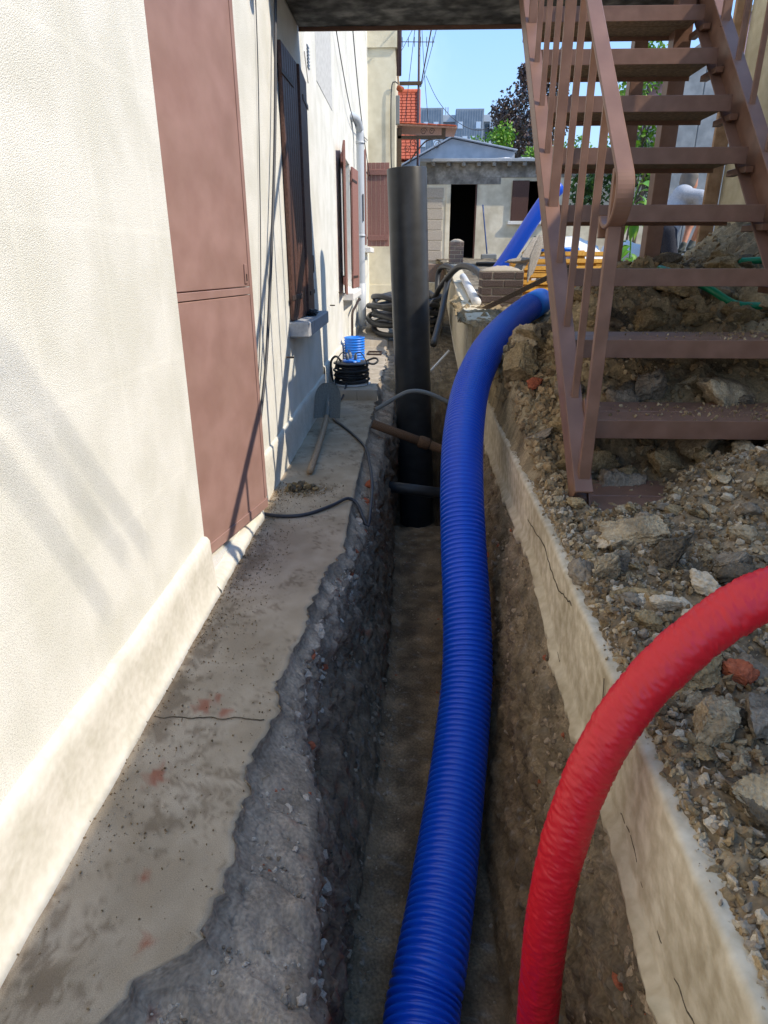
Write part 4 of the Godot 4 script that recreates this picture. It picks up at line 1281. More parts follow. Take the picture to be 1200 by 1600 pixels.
func backdrop():
	# low outbuilding across the yard
	var O := thing("outbuilding", "low cream outbuilding with a dark open doorway across the yard", "building", Vector3(3,1.2,-16))
	O.position = Vector3.ZERO
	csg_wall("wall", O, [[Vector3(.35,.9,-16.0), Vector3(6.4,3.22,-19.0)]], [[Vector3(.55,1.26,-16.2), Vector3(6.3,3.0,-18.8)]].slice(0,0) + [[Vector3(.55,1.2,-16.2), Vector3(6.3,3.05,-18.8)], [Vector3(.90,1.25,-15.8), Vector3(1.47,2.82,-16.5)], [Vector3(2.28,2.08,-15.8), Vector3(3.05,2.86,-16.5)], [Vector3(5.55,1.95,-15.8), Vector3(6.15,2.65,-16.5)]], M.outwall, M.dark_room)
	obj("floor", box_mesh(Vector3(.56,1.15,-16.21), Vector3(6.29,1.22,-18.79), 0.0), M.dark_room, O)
	var band := st_new()
	box_at(band, Vector3(.34,2.93,-15.985), Vector3(6.42,3.219,-16.0), .003)
	box_at(band, Vector3(.34,2.80,-15.988), Vector3(2.0,2.929,-16.0), .003)
	obj("render_band", fin(band), M.grey_render, O)
	obj("door_frame", box_mesh(Vector3(.80,1.2,-15.985), Vector3(.90,2.799,-16.05), .004), M.outwall, O)
	obj("door_jamb", box_mesh(Vector3(1.455,1.25,-15.99), Vector3(1.49,2.799,-16.05), .003), M.shutter, O)
	obj("shutter", box_mesh(Vector3(2.26,2.06,-15.95), Vector3(2.63,2.87,-15.98), .004), M.shutter, O)
	obj("window_sill", box_mesh(Vector3(2.2,1.98,-15.92), Vector3(3.1,2.05,-16.0), .004), M.white_sill, O)
	var wf := st_new()
	box_at(wf, Vector3(5.5,1.9,-15.97), Vector3(6.2,1.949,-16.05)); box_at(wf, Vector3(5.5,2.651,-15.97), Vector3(6.2,2.7,-16.05))
	box_at(wf, Vector3(5.5,1.95,-15.97), Vector3(5.549,2.65,-16.05)); box_at(wf, Vector3(6.151,1.95,-15.97), Vector3(6.2,2.65,-16.05))
	obj("window_frame", fin(wf), M.white_sill, O)
	for k in 7:
		obj("block", box_mesh(Vector3(.37,1.22 + k*.218,-15.98), Vector3(.74 - .02*(k%2),1.425 + k*.218,-16.0), .008), M.block, O)
	obj("roof", box_mesh(Vector3(.2,3.222,-15.75), Vector3(6.44,3.28,-19.3), .005), M.zinc, O)
	for k in 18:
		obj("rafter_end", box_mesh(Vector3(.45 + k*.33,3.14,-15.78), Vector3(.53 + k*.33,3.221,-15.98), .004), M.grey_render, O)
	# crumpled sheet on the roof edge
	for k in 2:
		var o := obj("roof_sheet", rock_mesh(500 + k, 3, .3, 3), M.white_plastic, null, Vector3(2.0 + k*.55,3.285,-15.9))
		o.scale = Vector3(.24,.03,.12)
		tag(o, "crumpled white sheet lying on the outbuilding roof edge", "sheet", "sheets on the roof edge")
	# grey shed end behind it
	var Z := thing("grey_shed", "grey shed gable rising behind the outbuilding roof", "shed", Vector3(1.5,1.2,-19.6))
	Z.position = Vector3.ZERO
	var st := st_new()
	var f := [Vector3(-.2,1.2,-19.6), Vector3(-.2,3.6,-19.6), Vector3(1.08,4.24,-19.6), Vector3(2.78,3.92,-19.6), Vector3(2.78,1.2,-19.6)]
	var cen := Vector3(1.3,2.6,-21)
	face_out(st, f.duplicate(), cen)
	for i in 5:
		var a: Vector3 = f[i]; var b: Vector3 = f[(i+1)%5]
		face_out(st, [a, b, b + Vector3(0,0,-3), a + Vector3(0,0,-3)], cen)
	obj("wall", fin(st), M.zinc, Z)
	obj("roof", bar_mesh(Vector3(-.25,3.615,-21), Vector3(1.08,4.28,-21), 3.1, .03, Vector3.UP, .004), M.zinc, Z)
	obj("roof", bar_mesh(Vector3(1.081,4.28,-21), Vector3(2.83,3.95,-21), 3.1, .03, Vector3.UP, .004), M.zinc, Z)
	# awning on wrought iron brackets
	var A := thing("awning", "tiled awning on curled iron brackets at the house wing", "awning", Vector3(-.29,3.6,-15.3))
	A.position = Vector3.ZERO
	obj("roof_board", bar_mesh(Vector3(-.29,3.80,-15.5), Vector3(.93,3.74,-15.5), 1.0, .035, Vector3.UP, .005), M.awning, A)
	for k in 6:
		obj("tile", bar_mesh(Vector3(-.28 + k*.2,3.832 - k*.01,-15.5), Vector3(-.085 + k*.2,3.817 - k*.01,-15.5), 1.04, .02, Vector3.UP, .004), M.roof_tile, A)
	obj("beam", box_mesh(Vector3(-.28,3.55,-15.05), Vector3(.70,3.61,-15.11), .004), M.wood_dark, A)
	obj("beam", box_mesh(Vector3(.62,3.61,-15.05), Vector3(.70,3.755,-15.11), .004), M.wood_dark, A)
	obj("beam", box_mesh(Vector3(-.29,2.6,-15.05), Vector3(-.20,3.75,-15.13), .004), M.wood_dark, A)
	for cc in [[Vector3(-.05,3.10,-15.04), Vector3(.1,3.3,-15.04), Vector3(.3,3.5,-15.04), Vector3(.5,3.55,-15.04)]]:
		obj("bracket_stay", tube(smooth_path(cc, .03), .014, 6), M.iron, A)
	for sc in [[Vector2(.53,3.44),.09],[Vector2(.05,3.48),.08],[Vector2(.25,3.68),.07],[Vector2(-.08,3.36),.07],[Vector2(.42,3.68),.06]]:
		var sp := PackedVector3Array()
		for k in 26:
			var an := k * .38
			var rr: float = sc[1] * (1.0 - k / 34.0)
			sp.append(Vector3(sc[0].x + cos(an)*rr, sc[0].y + sin(an)*rr, -15.04))
		obj("scroll", tube(sp, .006, 6), M.iron, A)
	# mast with aerials, held off the wing
	var T := thing("aerial_mast", "thin mast with crossed aerial rods beside the house wing", "aerial", Vector3(.15,3.5,-16.4))
	T.position = Vector3.ZERO
	obj("mast", tube(PackedVector3Array([Vector3(.16,1.2,-16.45),Vector3(.14,6.6,-16.45)]), .026, 8), M.mast, T)
	obj("wall_bracket", box_mesh(Vector3(-.29,4.78,-16.40), Vector3(.2,4.85,-16.44), .003), M.wood_dark, T)
	obj("boom", tube(PackedVector3Array([Vector3(-.24,5.58,-16.45),Vector3(.47,5.57,-16.45)]), .008, 6), M.iron, T)
	for k in 6:
		obj("element", tube(PackedVector3Array([Vector3(-.22 + k*.13,5.53,-16.6),Vector3(-.22 + k*.13,5.62,-16.3)]), .007, 6), M.iron, T)
	# overhead wires
	hose("overhead_wire", "overhead wire sagging deeply across the sky", "wire", [Vector3(.30,4.95,-16.4),Vector3(.55,4.3,-15.5),Vector3(.9,3.75,-14.5),Vector3(1.3,3.45,-13.5),Vector3(1.7,3.55,-12.0),Vector3(1.9,3.75,-10.5),Vector3(2.1,4.1,-9)], .006, M.cable, .1, 6)
	hose("overhead_wire", "dark overhead wire running from the mast up to the landing", "wire", [Vector3(.19,4.75,-16.4),Vector3(.32,5.2,-15.0),Vector3(.45,5.6,-13.5),Vector3(.6,6.3,-12)], .013, M.mast, .2, 6)
	hose("overhead_wire", "paired thin overhead wire beside the dark one", "wire", [Vector3(.22,4.8,-16.4),Vector3(.42,5.25,-15.0),Vector3(.6,5.75,-13.5),Vector3(.8,6.4,-12)], .006, M.cable, .2, 6)
	hose("overhead_wire", "thin wire falling left of the mast towards the tiled roof", "wire", [Vector3(.12,6.4,-16.4),Vector3(-.05,5.4,-18),Vector3(-.2,4.6,-20)], .007, M.cable, .3, 6)
	hose("overhead_wire", "thin wire crossing from the mast down past the apartment block", "wire", [Vector3(.16,6.2,-16.4),Vector3(.28,5.0,-16.8),Vector3(.42,4.0,-17.2)], .006, M.cable, .3, 6)
	hose("overhead_wire", "thin wire slanting from the mast top to the wing eave", "wire", [Vector3(.12,6.0,-16.4),Vector3(-.1,5.4,-15.6),Vector3(-.25,5.0,-15)], .006, M.cable, .3, 6)
	# red tiled roof behind the wing
	var R := thing("red_roofed_house", "house with a red tiled roof behind the aerial mast", "house", Vector3(-2,1.2,-30))
	R.position = Vector3.ZERO
	obj("wall", box_mesh(Vector3(-6,.5,-30.0), Vector3(.2,5.0,-36), .01), M.render_far, R)
	var rs := st_new()
	face_out(rs, [Vector3(-6,5.0,-29.4),Vector3(.30,5.0,-29.4),Vector3(.30,7.85,-32.0),Vector3(-6,7.85,-32.0)], Vector3(-3,4,-33))
	face_out(rs, [Vector3(.30,5.0,-29.4),Vector3(.30,7.85,-32.0),Vector3(.30,5.0,-34.6)], Vector3(-3,6,-32))
	face_out(rs, [Vector3(-6,5.0,-34.6),Vector3(.30,5.0,-34.6),Vector3(.30,7.85,-32.0),Vector3(-6,7.85,-32.0)], Vector3(-3,4,-31))
	obj("roof", fin(rs), M.roof_tile, R)
	var ts := st_new()
	for rw in 22:
		var t0 := rw / 22.0
		var p0 := Vector3(0,5.0,-29.4).lerp(Vector3(0,7.85,-32.0), t0)
		for c in 9:
			var x := .26 - c * .19 - (.0 if rw % 2 == 0 else .02)
			var dir := Vector3(0,2.85,-2.6).normalized()
			var nn := Vector3(0,2.6,2.85).normalized()
			bar(ts, Vector3(x, p0.y, p0.z) + nn*.05, Vector3(x, p0.y, p0.z) + dir*.19 + nn*.02, .165, .03, nn, .006)
	tag(obj("roof_tiles", fin(ts), M.roof_tile, R), "", "", "", "stuff")
	obj("ridge", tube(PackedVector3Array([Vector3(-6,7.88,-32),Vector3(.32,7.88,-32)]), .12, 10), M.roof_tile, R)
	obj("verge", bar_mesh(Vector3(.30,5.0,-29.38), Vector3(.30,7.95,-31.98), .14, .12, Vector3(0,1,1), .02), M.roof_tile, R)
	# apartment block far off
	var B := thing("apartment_block", "grey clad apartment block with rows of windows far behind", "building", Vector3(6,1.2,-80))
	B.position = Vector3.ZERO
	obj("wall", box_mesh(Vector3(-3,1,-80.6), Vector3(15,15.7,-92), .02), M.cladding, B)
	for bx in [[.6,3.4,16.3],[4.75,7.75,16.2]]:
		obj("bay", box_mesh(Vector3(bx[0],1,-79.6), Vector3(bx[1],bx[2],-80.6), .02), M.cladding, B)
		var rb := st_new()
		var x: float = bx[0] + .1
		while x < bx[1] - .1:
			box_at(rb, Vector3(x,1,-79.54), Vector3(x + .08,bx[2]-.1,-79.6), .005)
			x += .27
		tag(obj("cladding_ribs", fin(rb), M.cladding, B), "", "", "", "stuff")
	for bx in [[-3,.6],[3.4,4.75],[7.75,15]]:
		obj("parapet", box_mesh(Vector3(bx[0],15.1,-80.3), Vector3(bx[1],15.75,-80.6), .02), M.pale_panel, B)
		obj("balcony", box_mesh(Vector3(bx[0] + .02,12.6,-79.7), Vector3(bx[1] - .02,13.2,-80.5), .02), M.pale_panel, B)
		obj("balcony_door", box_mesh(Vector3(bx[0] + .3,13.2,-80.5), Vector3(bx[1] - .3,14.9,-80.61), .02), M.glass, B)
	for w in [[2.35,14.3],[4.95,14.3],[6.9,14.3],[5.5,12.95],[6.3,12.95],[2.35,12.6],[8.4,14.3],[10.3,14.3],[8.9,12.6],[10.8,12.6],[1.0,12.6],[1.3,14.3]]:
		var wn := obj("window", box_mesh(Vector3(w[0],w[1],-79.5), Vector3(w[0] + .56,w[1] + .68,-79.62), .01), M.pale_panel, B)
		obj("pane", box_mesh(Vector3(w[0] + .05,w[1] + .05,-79.48), Vector3(w[0] + .51,w[1] + .63,-79.505), .01), M.window_far, wn)
	for p in [Vector3(1.0,15.6,-82),Vector3(3.7,15.6,-82),Vector3(3.95,15.6,-82)]:
		obj("roof_vent", box_mesh(p, p + Vector3(.12,1.2,-.12), .01), M.pale_panel, B)
	# trees
	tree("purple_leaved_tree", "dark purple leaved tree behind the grey shed", "tree", Vector3(3.9,1.45,-27), 6.0, [[Vector3(-.4,4.2,0),.75],[Vector3(.5,4.4,.1),.85],[Vector3(0,5.0,0),.75],[Vector3(.35,5.5,0),.55],[Vector3(.75,5.7,0),.45],[Vector3(-.6,4.7,.2),.5],[Vector3(-.1,3.6,0),.7],[Vector3(.8,3.8,0),.7],[Vector3(.15,6.0,0),.3],[Vector3(1.3,4.6,0),.8],[Vector3(1.2,5.6,0),.5]], 5200, .13, M.purple_leaf, 71)
	tree("green_shrub", "low green shrub at the left foot of the purple tree", "shrub", Vector3(2.35,1.2,-26), 3.6, [[Vector3(0,3.6,0),.55],[Vector3(.6,3.7,0),.6],[Vector3(-.6,3.4,0),.4],[Vector3(.3,3.2,0),.6],[Vector3(.9,4.1,0),.45]], 1800, .13, M.green_leaf, 72)
	tree("green_shrub", "low green shrub at the right foot of the purple tree", "shrub", Vector3(4.6,1.2,-25), 3.2, [[Vector3(-.4,3.2,0),.45],[Vector3(.3,3.3,0),.5],[Vector3(1.0,3.4,0),.6],[Vector3(.2,2.8,0),.5]], 1500, .13, M.green_leaf, 73)
	tree("maple_tree", "bright green young maple seen between the stair treads", "tree", Vector3(3.75,1.0,-12), 3.4, [[Vector3(-.05,3.3,0),.28],[Vector3(-.2,2.85,0),.33],[Vector3(.3,2.95,.1),.28],[Vector3(0,2.4,0),.42],[Vector3(.4,2.3,0),.36],[Vector3(-.3,2.0,0),.35],[Vector3(.2,1.8,0),.42],[Vector3(.45,1.6,0),.3],[Vector3(-.35,2.6,.1),.22]], 1500, .09, M.green_leaf, 74)
	tree("dark_hedge_tree", "dark green dense tree behind the bright maple", "tree", Vector3(4.4,1.0,-14.5), 2.6, [[Vector3(-.4,1.7,0),.5],[Vector3(.4,1.7,0),.6],[Vector3(0,2.2,0),.55],[Vector3(.9,1.9,0),.5],[Vector3(-.9,1.6,0),.4]], 2200, .11, M.dark_leaf, 75)
	# grey metal panel and pink gable beyond the stair at the right
	var gp := thing("grey_shed_wall", "grey panelled shed wall behind the stair at the right", "shed", Vector3(4.0,.9,-10))
	for k in 3:
		obj("panel", box_mesh(Vector3(-.52 + k*.36,0,-.02), Vector3(-.165 + k*.36,2.72 + .05*k,-.6), .01), M.grey_panel, gp)
	var PG := thing("pink_house", "pale pink gabled house beyond the grey shed wall", "house", Vector3(6,1,-13))
	PG.position = Vector3.ZERO
	var ps := st_new()
	var g := [Vector3(6.5,.8,-17.0), Vector3(6.5,5.65,-17.0), Vector3(10.7,8.55,-17.0), Vector3(14.9,5.65,-17.0), Vector3(14.9,.8,-17.0)]
	var c2 := Vector3(10.7,3,-19)
	face_out(ps, g.duplicate(), c2)
	for i in 5:
		var a2: Vector3 = g[i]; var b2: Vector3 = g[(i+1)%5]
		face_out(ps, [a2, b2, b2 + Vector3(0,0,-5), a2 + Vector3(0,0,-5)], c2)
	obj("wall", fin(ps), M.pink, PG)
	obj("roof", bar_mesh(Vector3(6.1,5.45,-19.4), Vector3(10.7,8.62,-19.4), 5.2, .10, Vector3.UP, .01), M.grey_render, PG)
	obj("roof", bar_mesh(Vector3(10.71,8.62,-19.4), Vector3(15.3,5.45,-19.4), 5.2, .10, Vector3.UP, .01), M.grey_render, PG)

func stone(at: Vector3, s: Vector3, m: Material, mesh: Mesh, label: String, group := "", called := "stone", cat := "stone"):
	var o := obj(called, mesh, m, null, at)
	o.scale = s
	o.rotation = Vector3(rng.randf_range(-.5,.5), rng.randf() * TAU, rng.randf_range(-.5,.5))
	tag(o, label, cat, group)
	return o

func stones():
	# the ones that stand out
	var L := [
		[.525,-3.10,.085,.125,M.rock_ochre,"large ochre stone on the heap edge beside the blue duct"],
		[.60,-3.28,.10,.095,M.rock_pale,"pale crumbly boulder behind the large ochre stone"],
		[.58,-2.94,.045,.04,M.brick_red,"red brick fragment between the stones beside the stringer"],
		[.49,-1.45,.052,.050,M.rock_pale,"round pale pink stone on the curb near the stair foot"],
		[.535,-1.50,.046,.045,M.rock_grey,"dark angular stone right of the round pale pink one"],
		[.455,-1.47,.038,.05,M.rock_grey,"flat grey stone tipped against the curb edge near the stair foot"],
		[.63,-1.62,.10,.05,M.rock_pale,"broad crumbling lime block before the lowest tread"],
		[.55,-1.04,.060,.045,M.rock_ochre,"brown gritty stone partly under the red duct"],
		[.515,-.875,.052,.048,M.rock_pale,"broken pink beige stone below the red duct on the curb"],
		[.605,-.895,.060,.045,M.rock_grey,"smooth grey slab stone at the right below the red duct"],
		[.62,-1.01,.035,.035,M.brick_red,"reddish brown stone at the right edge under the red duct"],
		[.525,-.725,.052,.036,M.rock_pale,"long beige stone low on the dirt beside the curb"],
		[.535,-.62,.045,.036,M.rock_ochre,"yellowish stone below the long beige one"],
		[.56,-.53,.045,.04,M.rock_ochre,"lowest ochre stone at the right edge beside the curb"],
		[.555,-.945,.017,.017,M.rock_white,"small white pebble stone between the brown and beige stones"],
		[.57,-.90,.020,.018,M.rock_dark,"small dark round stone beside the white pebble stone"],
		[.68,-1.50,.055,.055,M.rock_dark,"dark brown clod amid the gravel right of the lime block"],
		[.70,-1.36,.055,.035,M.rock_white,"pale knobbly flat stone in the middle of the gravel"],
		[.80,-1.44,.055,.04,M.rock_grey,"whitish grey stone at the right of the gravel"],
		[.575,-1.28,.034,.028,M.rock_white,"angular white stone near the brick shard"],
		[.535,-1.17,.026,.022,M.rock_white,"white chip beside the red duct and the curb gravel"],
		[.80,-2.28,.11,.09,M.rock_grey,"grey green boulder in the dark under the second tread"],
		[.96,-2.30,.07,.055,M.rock_ochre,"rounded stone in the dark right of the grey green boulder"],
		[.68,-2.55,.09,.07,M.rock_ochre,"ochre block under the third tread beside the balusters"],
		[.97,-2.66,.10,.095,M.rock_grey,"squarish stone in the shade below the third tread"],
		[1.30,-3.35,.13,.08,M.rock_ochre,"large flat clod high on the heap under the fourth tread"],
	]
	for k in L.size():
		var q: Array = L[k].duplicate()
		for e in 4: q[e] = q[e] * (1.09 if e < 2 else 1.28)
		var y := heap_h(q[0], q[1])
		var sz := Vector3(q[2], q[3], q[2] * .85)
		stone(Vector3(q[0], y + q[3] * .42, q[1]), sz, q[4], rocks[k % 7], q[5], "", "stone")
	# a broken roof tile shard
	var sh := obj("brick_shard", rock_mesh(640, 3, .08, 6), M.rock_ochre, null, Vector3(.595, heap_h(.595,-1.46) + .018, -1.46))
	sh.scale = Vector3(.075,.016,.022)
	sh.rotation = Vector3(.3, -.55, .12)
	tag(sh, "long flat brick shard lying on the gravel above the red duct", "brick shard")
	# stones scattered over gravel and heap
	var ms := [M.rock_pale, M.rock_ochre, M.rock_dark, M.rock_grey, M.rock_pale, M.rock_ochre, M.rock_white]
	var kinds := ["pale beige", "ochre", "dark brown", "grey", "pale beige", "ochre", "white"]
	for k in 470:
		var z := -.48 - rng.randf() * 1.75
		var x := tab(CURB_X, z) + .058 + pow(rng.randf(), 1.4) * 1.2
		if k >= 290:
			x = .60 + rng.randf() * 1.5
			z = -2.3 - rng.randf() * 2.4
		var s := (.013 + .046 * pow(rng.randf(), 2.0)) * (1.0 if k < 290 else (1.6 if k < 390 else 2.3))
		if x < tab(CURB_X, z) + .13: s *= .75
		var y := heap_h(x, z)
		var mi := rng.randi() % 7
		if k >= 290 and mi == 6: mi = 1
		var size: String = "pebble sized" if s < .018 else ("egg sized" if s < .03 else "fist sized")
		var col: String = kinds[mi]
		if z < -2.25:
			var row: String = ["under the second tread", "under the third tread", "under the fourth tread", "on the upper slope behind the fourth tread", "near the crest of the heap"][clampi(int((-z - 2.25) / .45), 0, 4)]
			var side: String = "left half" if x < .95 else ("middle" if x < 1.4 else "right side")
			stone(Vector3(x, y + s * .3, z), Vector3(s, s * rng.randf_range(.6,.95), s), ms[mi], rocks_small[rng.randi() % 7], "%s %s clod %s, %s" % [size, col, row, side], "loose clods on the heap", "clod", "clod")
		else:
			var row: String = ["low in the foreground", "just below the red duct", "just above the red duct", "in the middle of the gravel", "close before the lowest tread"][clampi(int((-z - .48) / .36), 0, 4)]
			var side: String = "along the curb" if x < .70 else ("away from the curb" if x < 1.1 else "at the right edge")
			stone(Vector3(x, y + s * .3, z), Vector3(s, s * rng.randf_range(.6,.95), s), ms[mi], rocks_small[rng.randi() % 7], "%s %s stone %s, %s" % [size, col, row, side], "loose stones before the stair")
	# rubble lumps in the yard
	for k in 26:
		var x := rng.randf_range(.95, 3.6)
		var z := rng.randf_range(-6.9, -12.5)
		var s := rng.randf_range(.05, .15)
		stone(Vector3(x, tab(YARD, z) + s * .35, z), Vector3(s, s * .7, s), [M.rock_white, M.rock_pale, M.rubble_grey][k % 3], rocks_small[k % 7], ["whitish", "beige", "grey"][k % 3] + (" large" if s > .1 else " small") + " rubble lump " + ("near the dark brick pillar" if z > -8.8 else "far back towards the outbuilding"), "rubble in the yard", "rubble_lump", "rubble")
	# broken concrete and brick in the trench lip
	for k in 44:
		var z := rng.randf_range(-.8, -3.6)
		var xe := tab(SLAB_EDGE, z)
		var xf := maxf(tab(SHELF, z), xe + .03)
		var t := rng.randf()
		var x := lerpf(xe + .03, xf, t)
		var s := rng.randf_range(.008, .026) if k < 30 else rng.randf_range(.02, .04)
		var red := k % 5 == 0
		stone(Vector3(x, -.065 - .06 * t + s * .2, z), Vector3(s, s * .7, s), M.brick_red if red else M.rubble_grey, rocks_small[k % 7], ("red brick chip" if red else ("large grey concrete chip" if s > .018 else "small grey concrete chip")) + (" in the broken path edge in the foreground" if z > -1.5 else (" in the broken path edge halfway to the door" if z > -2.3 else " in the broken path edge beside the door")), "chips along the broken path edge", "rubble_chip", "rubble")
	for q in [[-.335,-.16,-1.50,.035],[-.30,-.20,-1.62,.022],[-.245,-.12,-3.15,.05],[-.235,-.2,-3.3,.04],[-.24,-.10,-3.5,.045],[-.235,-.05,-3.75,.04],[-.30,-.20,-2.05,.02]]:
		stone(Vector3(q[0], q[1], q[2]), Vector3(q[3], q[3] * .75, q[3]), M.brick_red, rocks[int(q[3] * 1000) % 7], "red brick end in the trench side " + ("in the foreground" if q[2] > -2.5 else "below the shovel"), "brick ends in the trench side", "brick_end", "brick")

func multi(called, label, pts: Array, mesh: Mesh, m: Material):
	var mm := MultiMesh.new()
	mm.transform_format = MultiMesh.TRANSFORM_3D
	mm.use_colors = true
	mm.mesh = mesh
	mm.instance_count = pts.size()
	for i in pts.size():
		var s: float = pts[i][1]
		var b := Basis.from_euler(Vector3(rng.randf() * 6, rng.randf() * 6, rng.randf() * 6)).scaled_local(Vector3(s, s * rng.randf_range(.6, .95), s))
		mm.set_instance_transform(i, Transform3D(b, pts[i][0]))
		mm.set_instance_color(i, pts[i][2])
	var o := MultiMeshInstance3D.new()
	o.name = numbered(called)
	o.multimesh = mm
	o.material_override = m
	add_child(o)
	tag(o, label, "gravel", "", "stuff")

func crumbs():
	var cm := mk(Color(.6,.6,.6), Color(1,1,1), .04, 9.0, 1.0, .2, "grit_bump", "", .4, true)
	var pal := [Color(.54,.42,.26), Color(.40,.285,.155), Color(.23,.155,.085), Color(.40,.325,.24), Color(.60,.495,.36), Color(.36,.25,.135), Color(.31,.22,.12)]
	var r := RandomNumberGenerator.new()
	r.seed = 55
	var meshes := []
	for i in 5: meshes.append(rock_mesh(900 + i, 1, .38, 8, true, .12))
	var lists := [[], [], [], [], []]
	for k in 20000:
		var z := -.3 - r.randf() * 2.1
		var x := tab(CURB_X, z) + .034 + pow(r.randf(), 1.5) * 1.3
		var y := heap_h(x, z)
		var s := .0024 + .014 * pow(r.randf(), 2.6)
		var c: Color = pal[r.randi() % 7] * r.randf_range(.75, 1.2)
		lists[k % 5].append([Vector3(x, y + s * .4, z), s, c])
	for k in 7000:
		var x := .6 + r.randf() * 1.6
		var z := -2.3 - r.randf() * 3.0
		var s := .004 + .018 * pow(r.randf(), 3.0)
		lists[k % 5].append([Vector3(x, heap_h(x, z) + s * .3, z), s, pal[[1,2,5,6,5,1,0][r.randi() % 7]] * r.randf_range(.8, 1.25)])
	for k in 2600:
		var z := -.3 - r.randf() * 3.6
		var x: float = tab(CURB_X, z) + .012 + .10 * pow(r.randf(), .6)
		var s := .0012 + .007 * pow(r.randf(), 3.5)
		lists[k % 5].append([Vector3(x, .412 + s * .4, z), s, pal[r.randi() % 7] * r.randf_range(.7, 1.1)])
	for k in 2600:
		var z := -2.2 - r.randf() * 2.6
		var x := .53 + r.randf() * .25
		var s := .006 + .030 * pow(r.randf(), 2.6)
		lists[k % 5].append([Vector3(x, heap_h(x, z) + s * .25, z), s, pal[[1,5,0,6,5,1,2][r.randi() % 7]] * r.randf_range(.85, 1.25)])
	for i in 5: multi("gravel", "fine gravel and crumbs of earth strewn over the heap", lists[i], meshes[i], cm)
	# crumbs along the plinth and on the path
	var l2 := []
	for k in 6500:
		var z := -.6 - pow(r.randf(), .9) * 3.0
		var x := -.755 + pow(r.randf(), 2.6) * .36
		if z > -2.9 and z < -1.9: x = -.735 + pow(r.randf(), 2.0) * .2
		if z > -1.0 and r.randf() < .6: continue
		if x > slab_edge(z) - .02: continue
		var s := .0007 + .0034 * pow(r.randf(), 5.0)
		l2.append([Vector3(x, .002 + s * .4, z), s, pal[[2,2,6,5,4,2,6][r.randi() % 7]] * r.randf_range(.7, 1.1)])
	for k in 700:
		var a := r.randf() * TAU
		var d := absf(r.randfn()) * .07
		var s := .0015 + .006 * pow(r.randf(), 3.0)
		l2.append([Vector3(-.60 + cos(a) * d * 1.3, .003, -3.48 + sin(a) * d), s, pal[[2,1,6,5][r.randi() % 4]]])
	for k in 900:
		var tn: int = [0, 0, 1, 1, 1, 2][r.randi() % 6]
		var y := .419 + .2646 * tn
		var x := .70 + pow(r.randf(), .5) * .85
		var s := .0015 + .008 * pow(r.randf(), 3.5)
		l2.append([Vector3(x, y - .002 + s * .4, -2.15 - .2703 * tn - r.randf() * .3), s, pal[[2,1,6,5,0][r.randi() % 5]]])
	multi("path_crumbs", "crumbs of soil scattered on the concrete path and lower treads", l2, meshes[1], cm)
	# chips on the broken shelf and trench sides
	var l3 := []
	var gp := [Color(.52,.43,.34), Color(.60,.51,.41), Color(.40,.33,.26), Color(.30,.225,.155)]
	for k in 21000:
		var z := -.2 - r.randf() * 4.2
		var p := prof_at(z)
		var sg: int = [2,2,3,3,4,4,8,9,10,6,3,9,2,5,6,2][r.randi() % 16]
		var q: Vector2 = p[sg].lerp(p[sg + 1], r.randf())
		var s := .002 + (.022 if sg in [3, 4, 8, 9] else .010) * pow(r.randf(), 3.0)
		var c: Color = gp[r.randi() % 4] if sg < 4 else Color(.27,.20,.135) * r.randf_range(.7, 1.6)
		if r.randf() < .03: c = Color(.40,.12,.06)
		if k % 13 == 0 and sg < 4: s *= 1.6
		l3.append([Vector3(q.x, q.y + (.006 if sg < 3 or sg > 8 else .0), z), s, c])
	multi("trench_chips", "chips of concrete and clods on the trench sides", l3, meshes[3], cm)

# ------------------------------------------------------------------ worker
func cap_d(p: Vector3, a: Vector3, b: Vector3, ra: float, rb: float) -> float:
	var ab := b - a
	var t := clampf((p - a).dot(ab) / maxf(ab.length_squared(), 1e-9), 0, 1)
	return p.distance_to(a + ab * t) - lerpf(ra, rb, t)

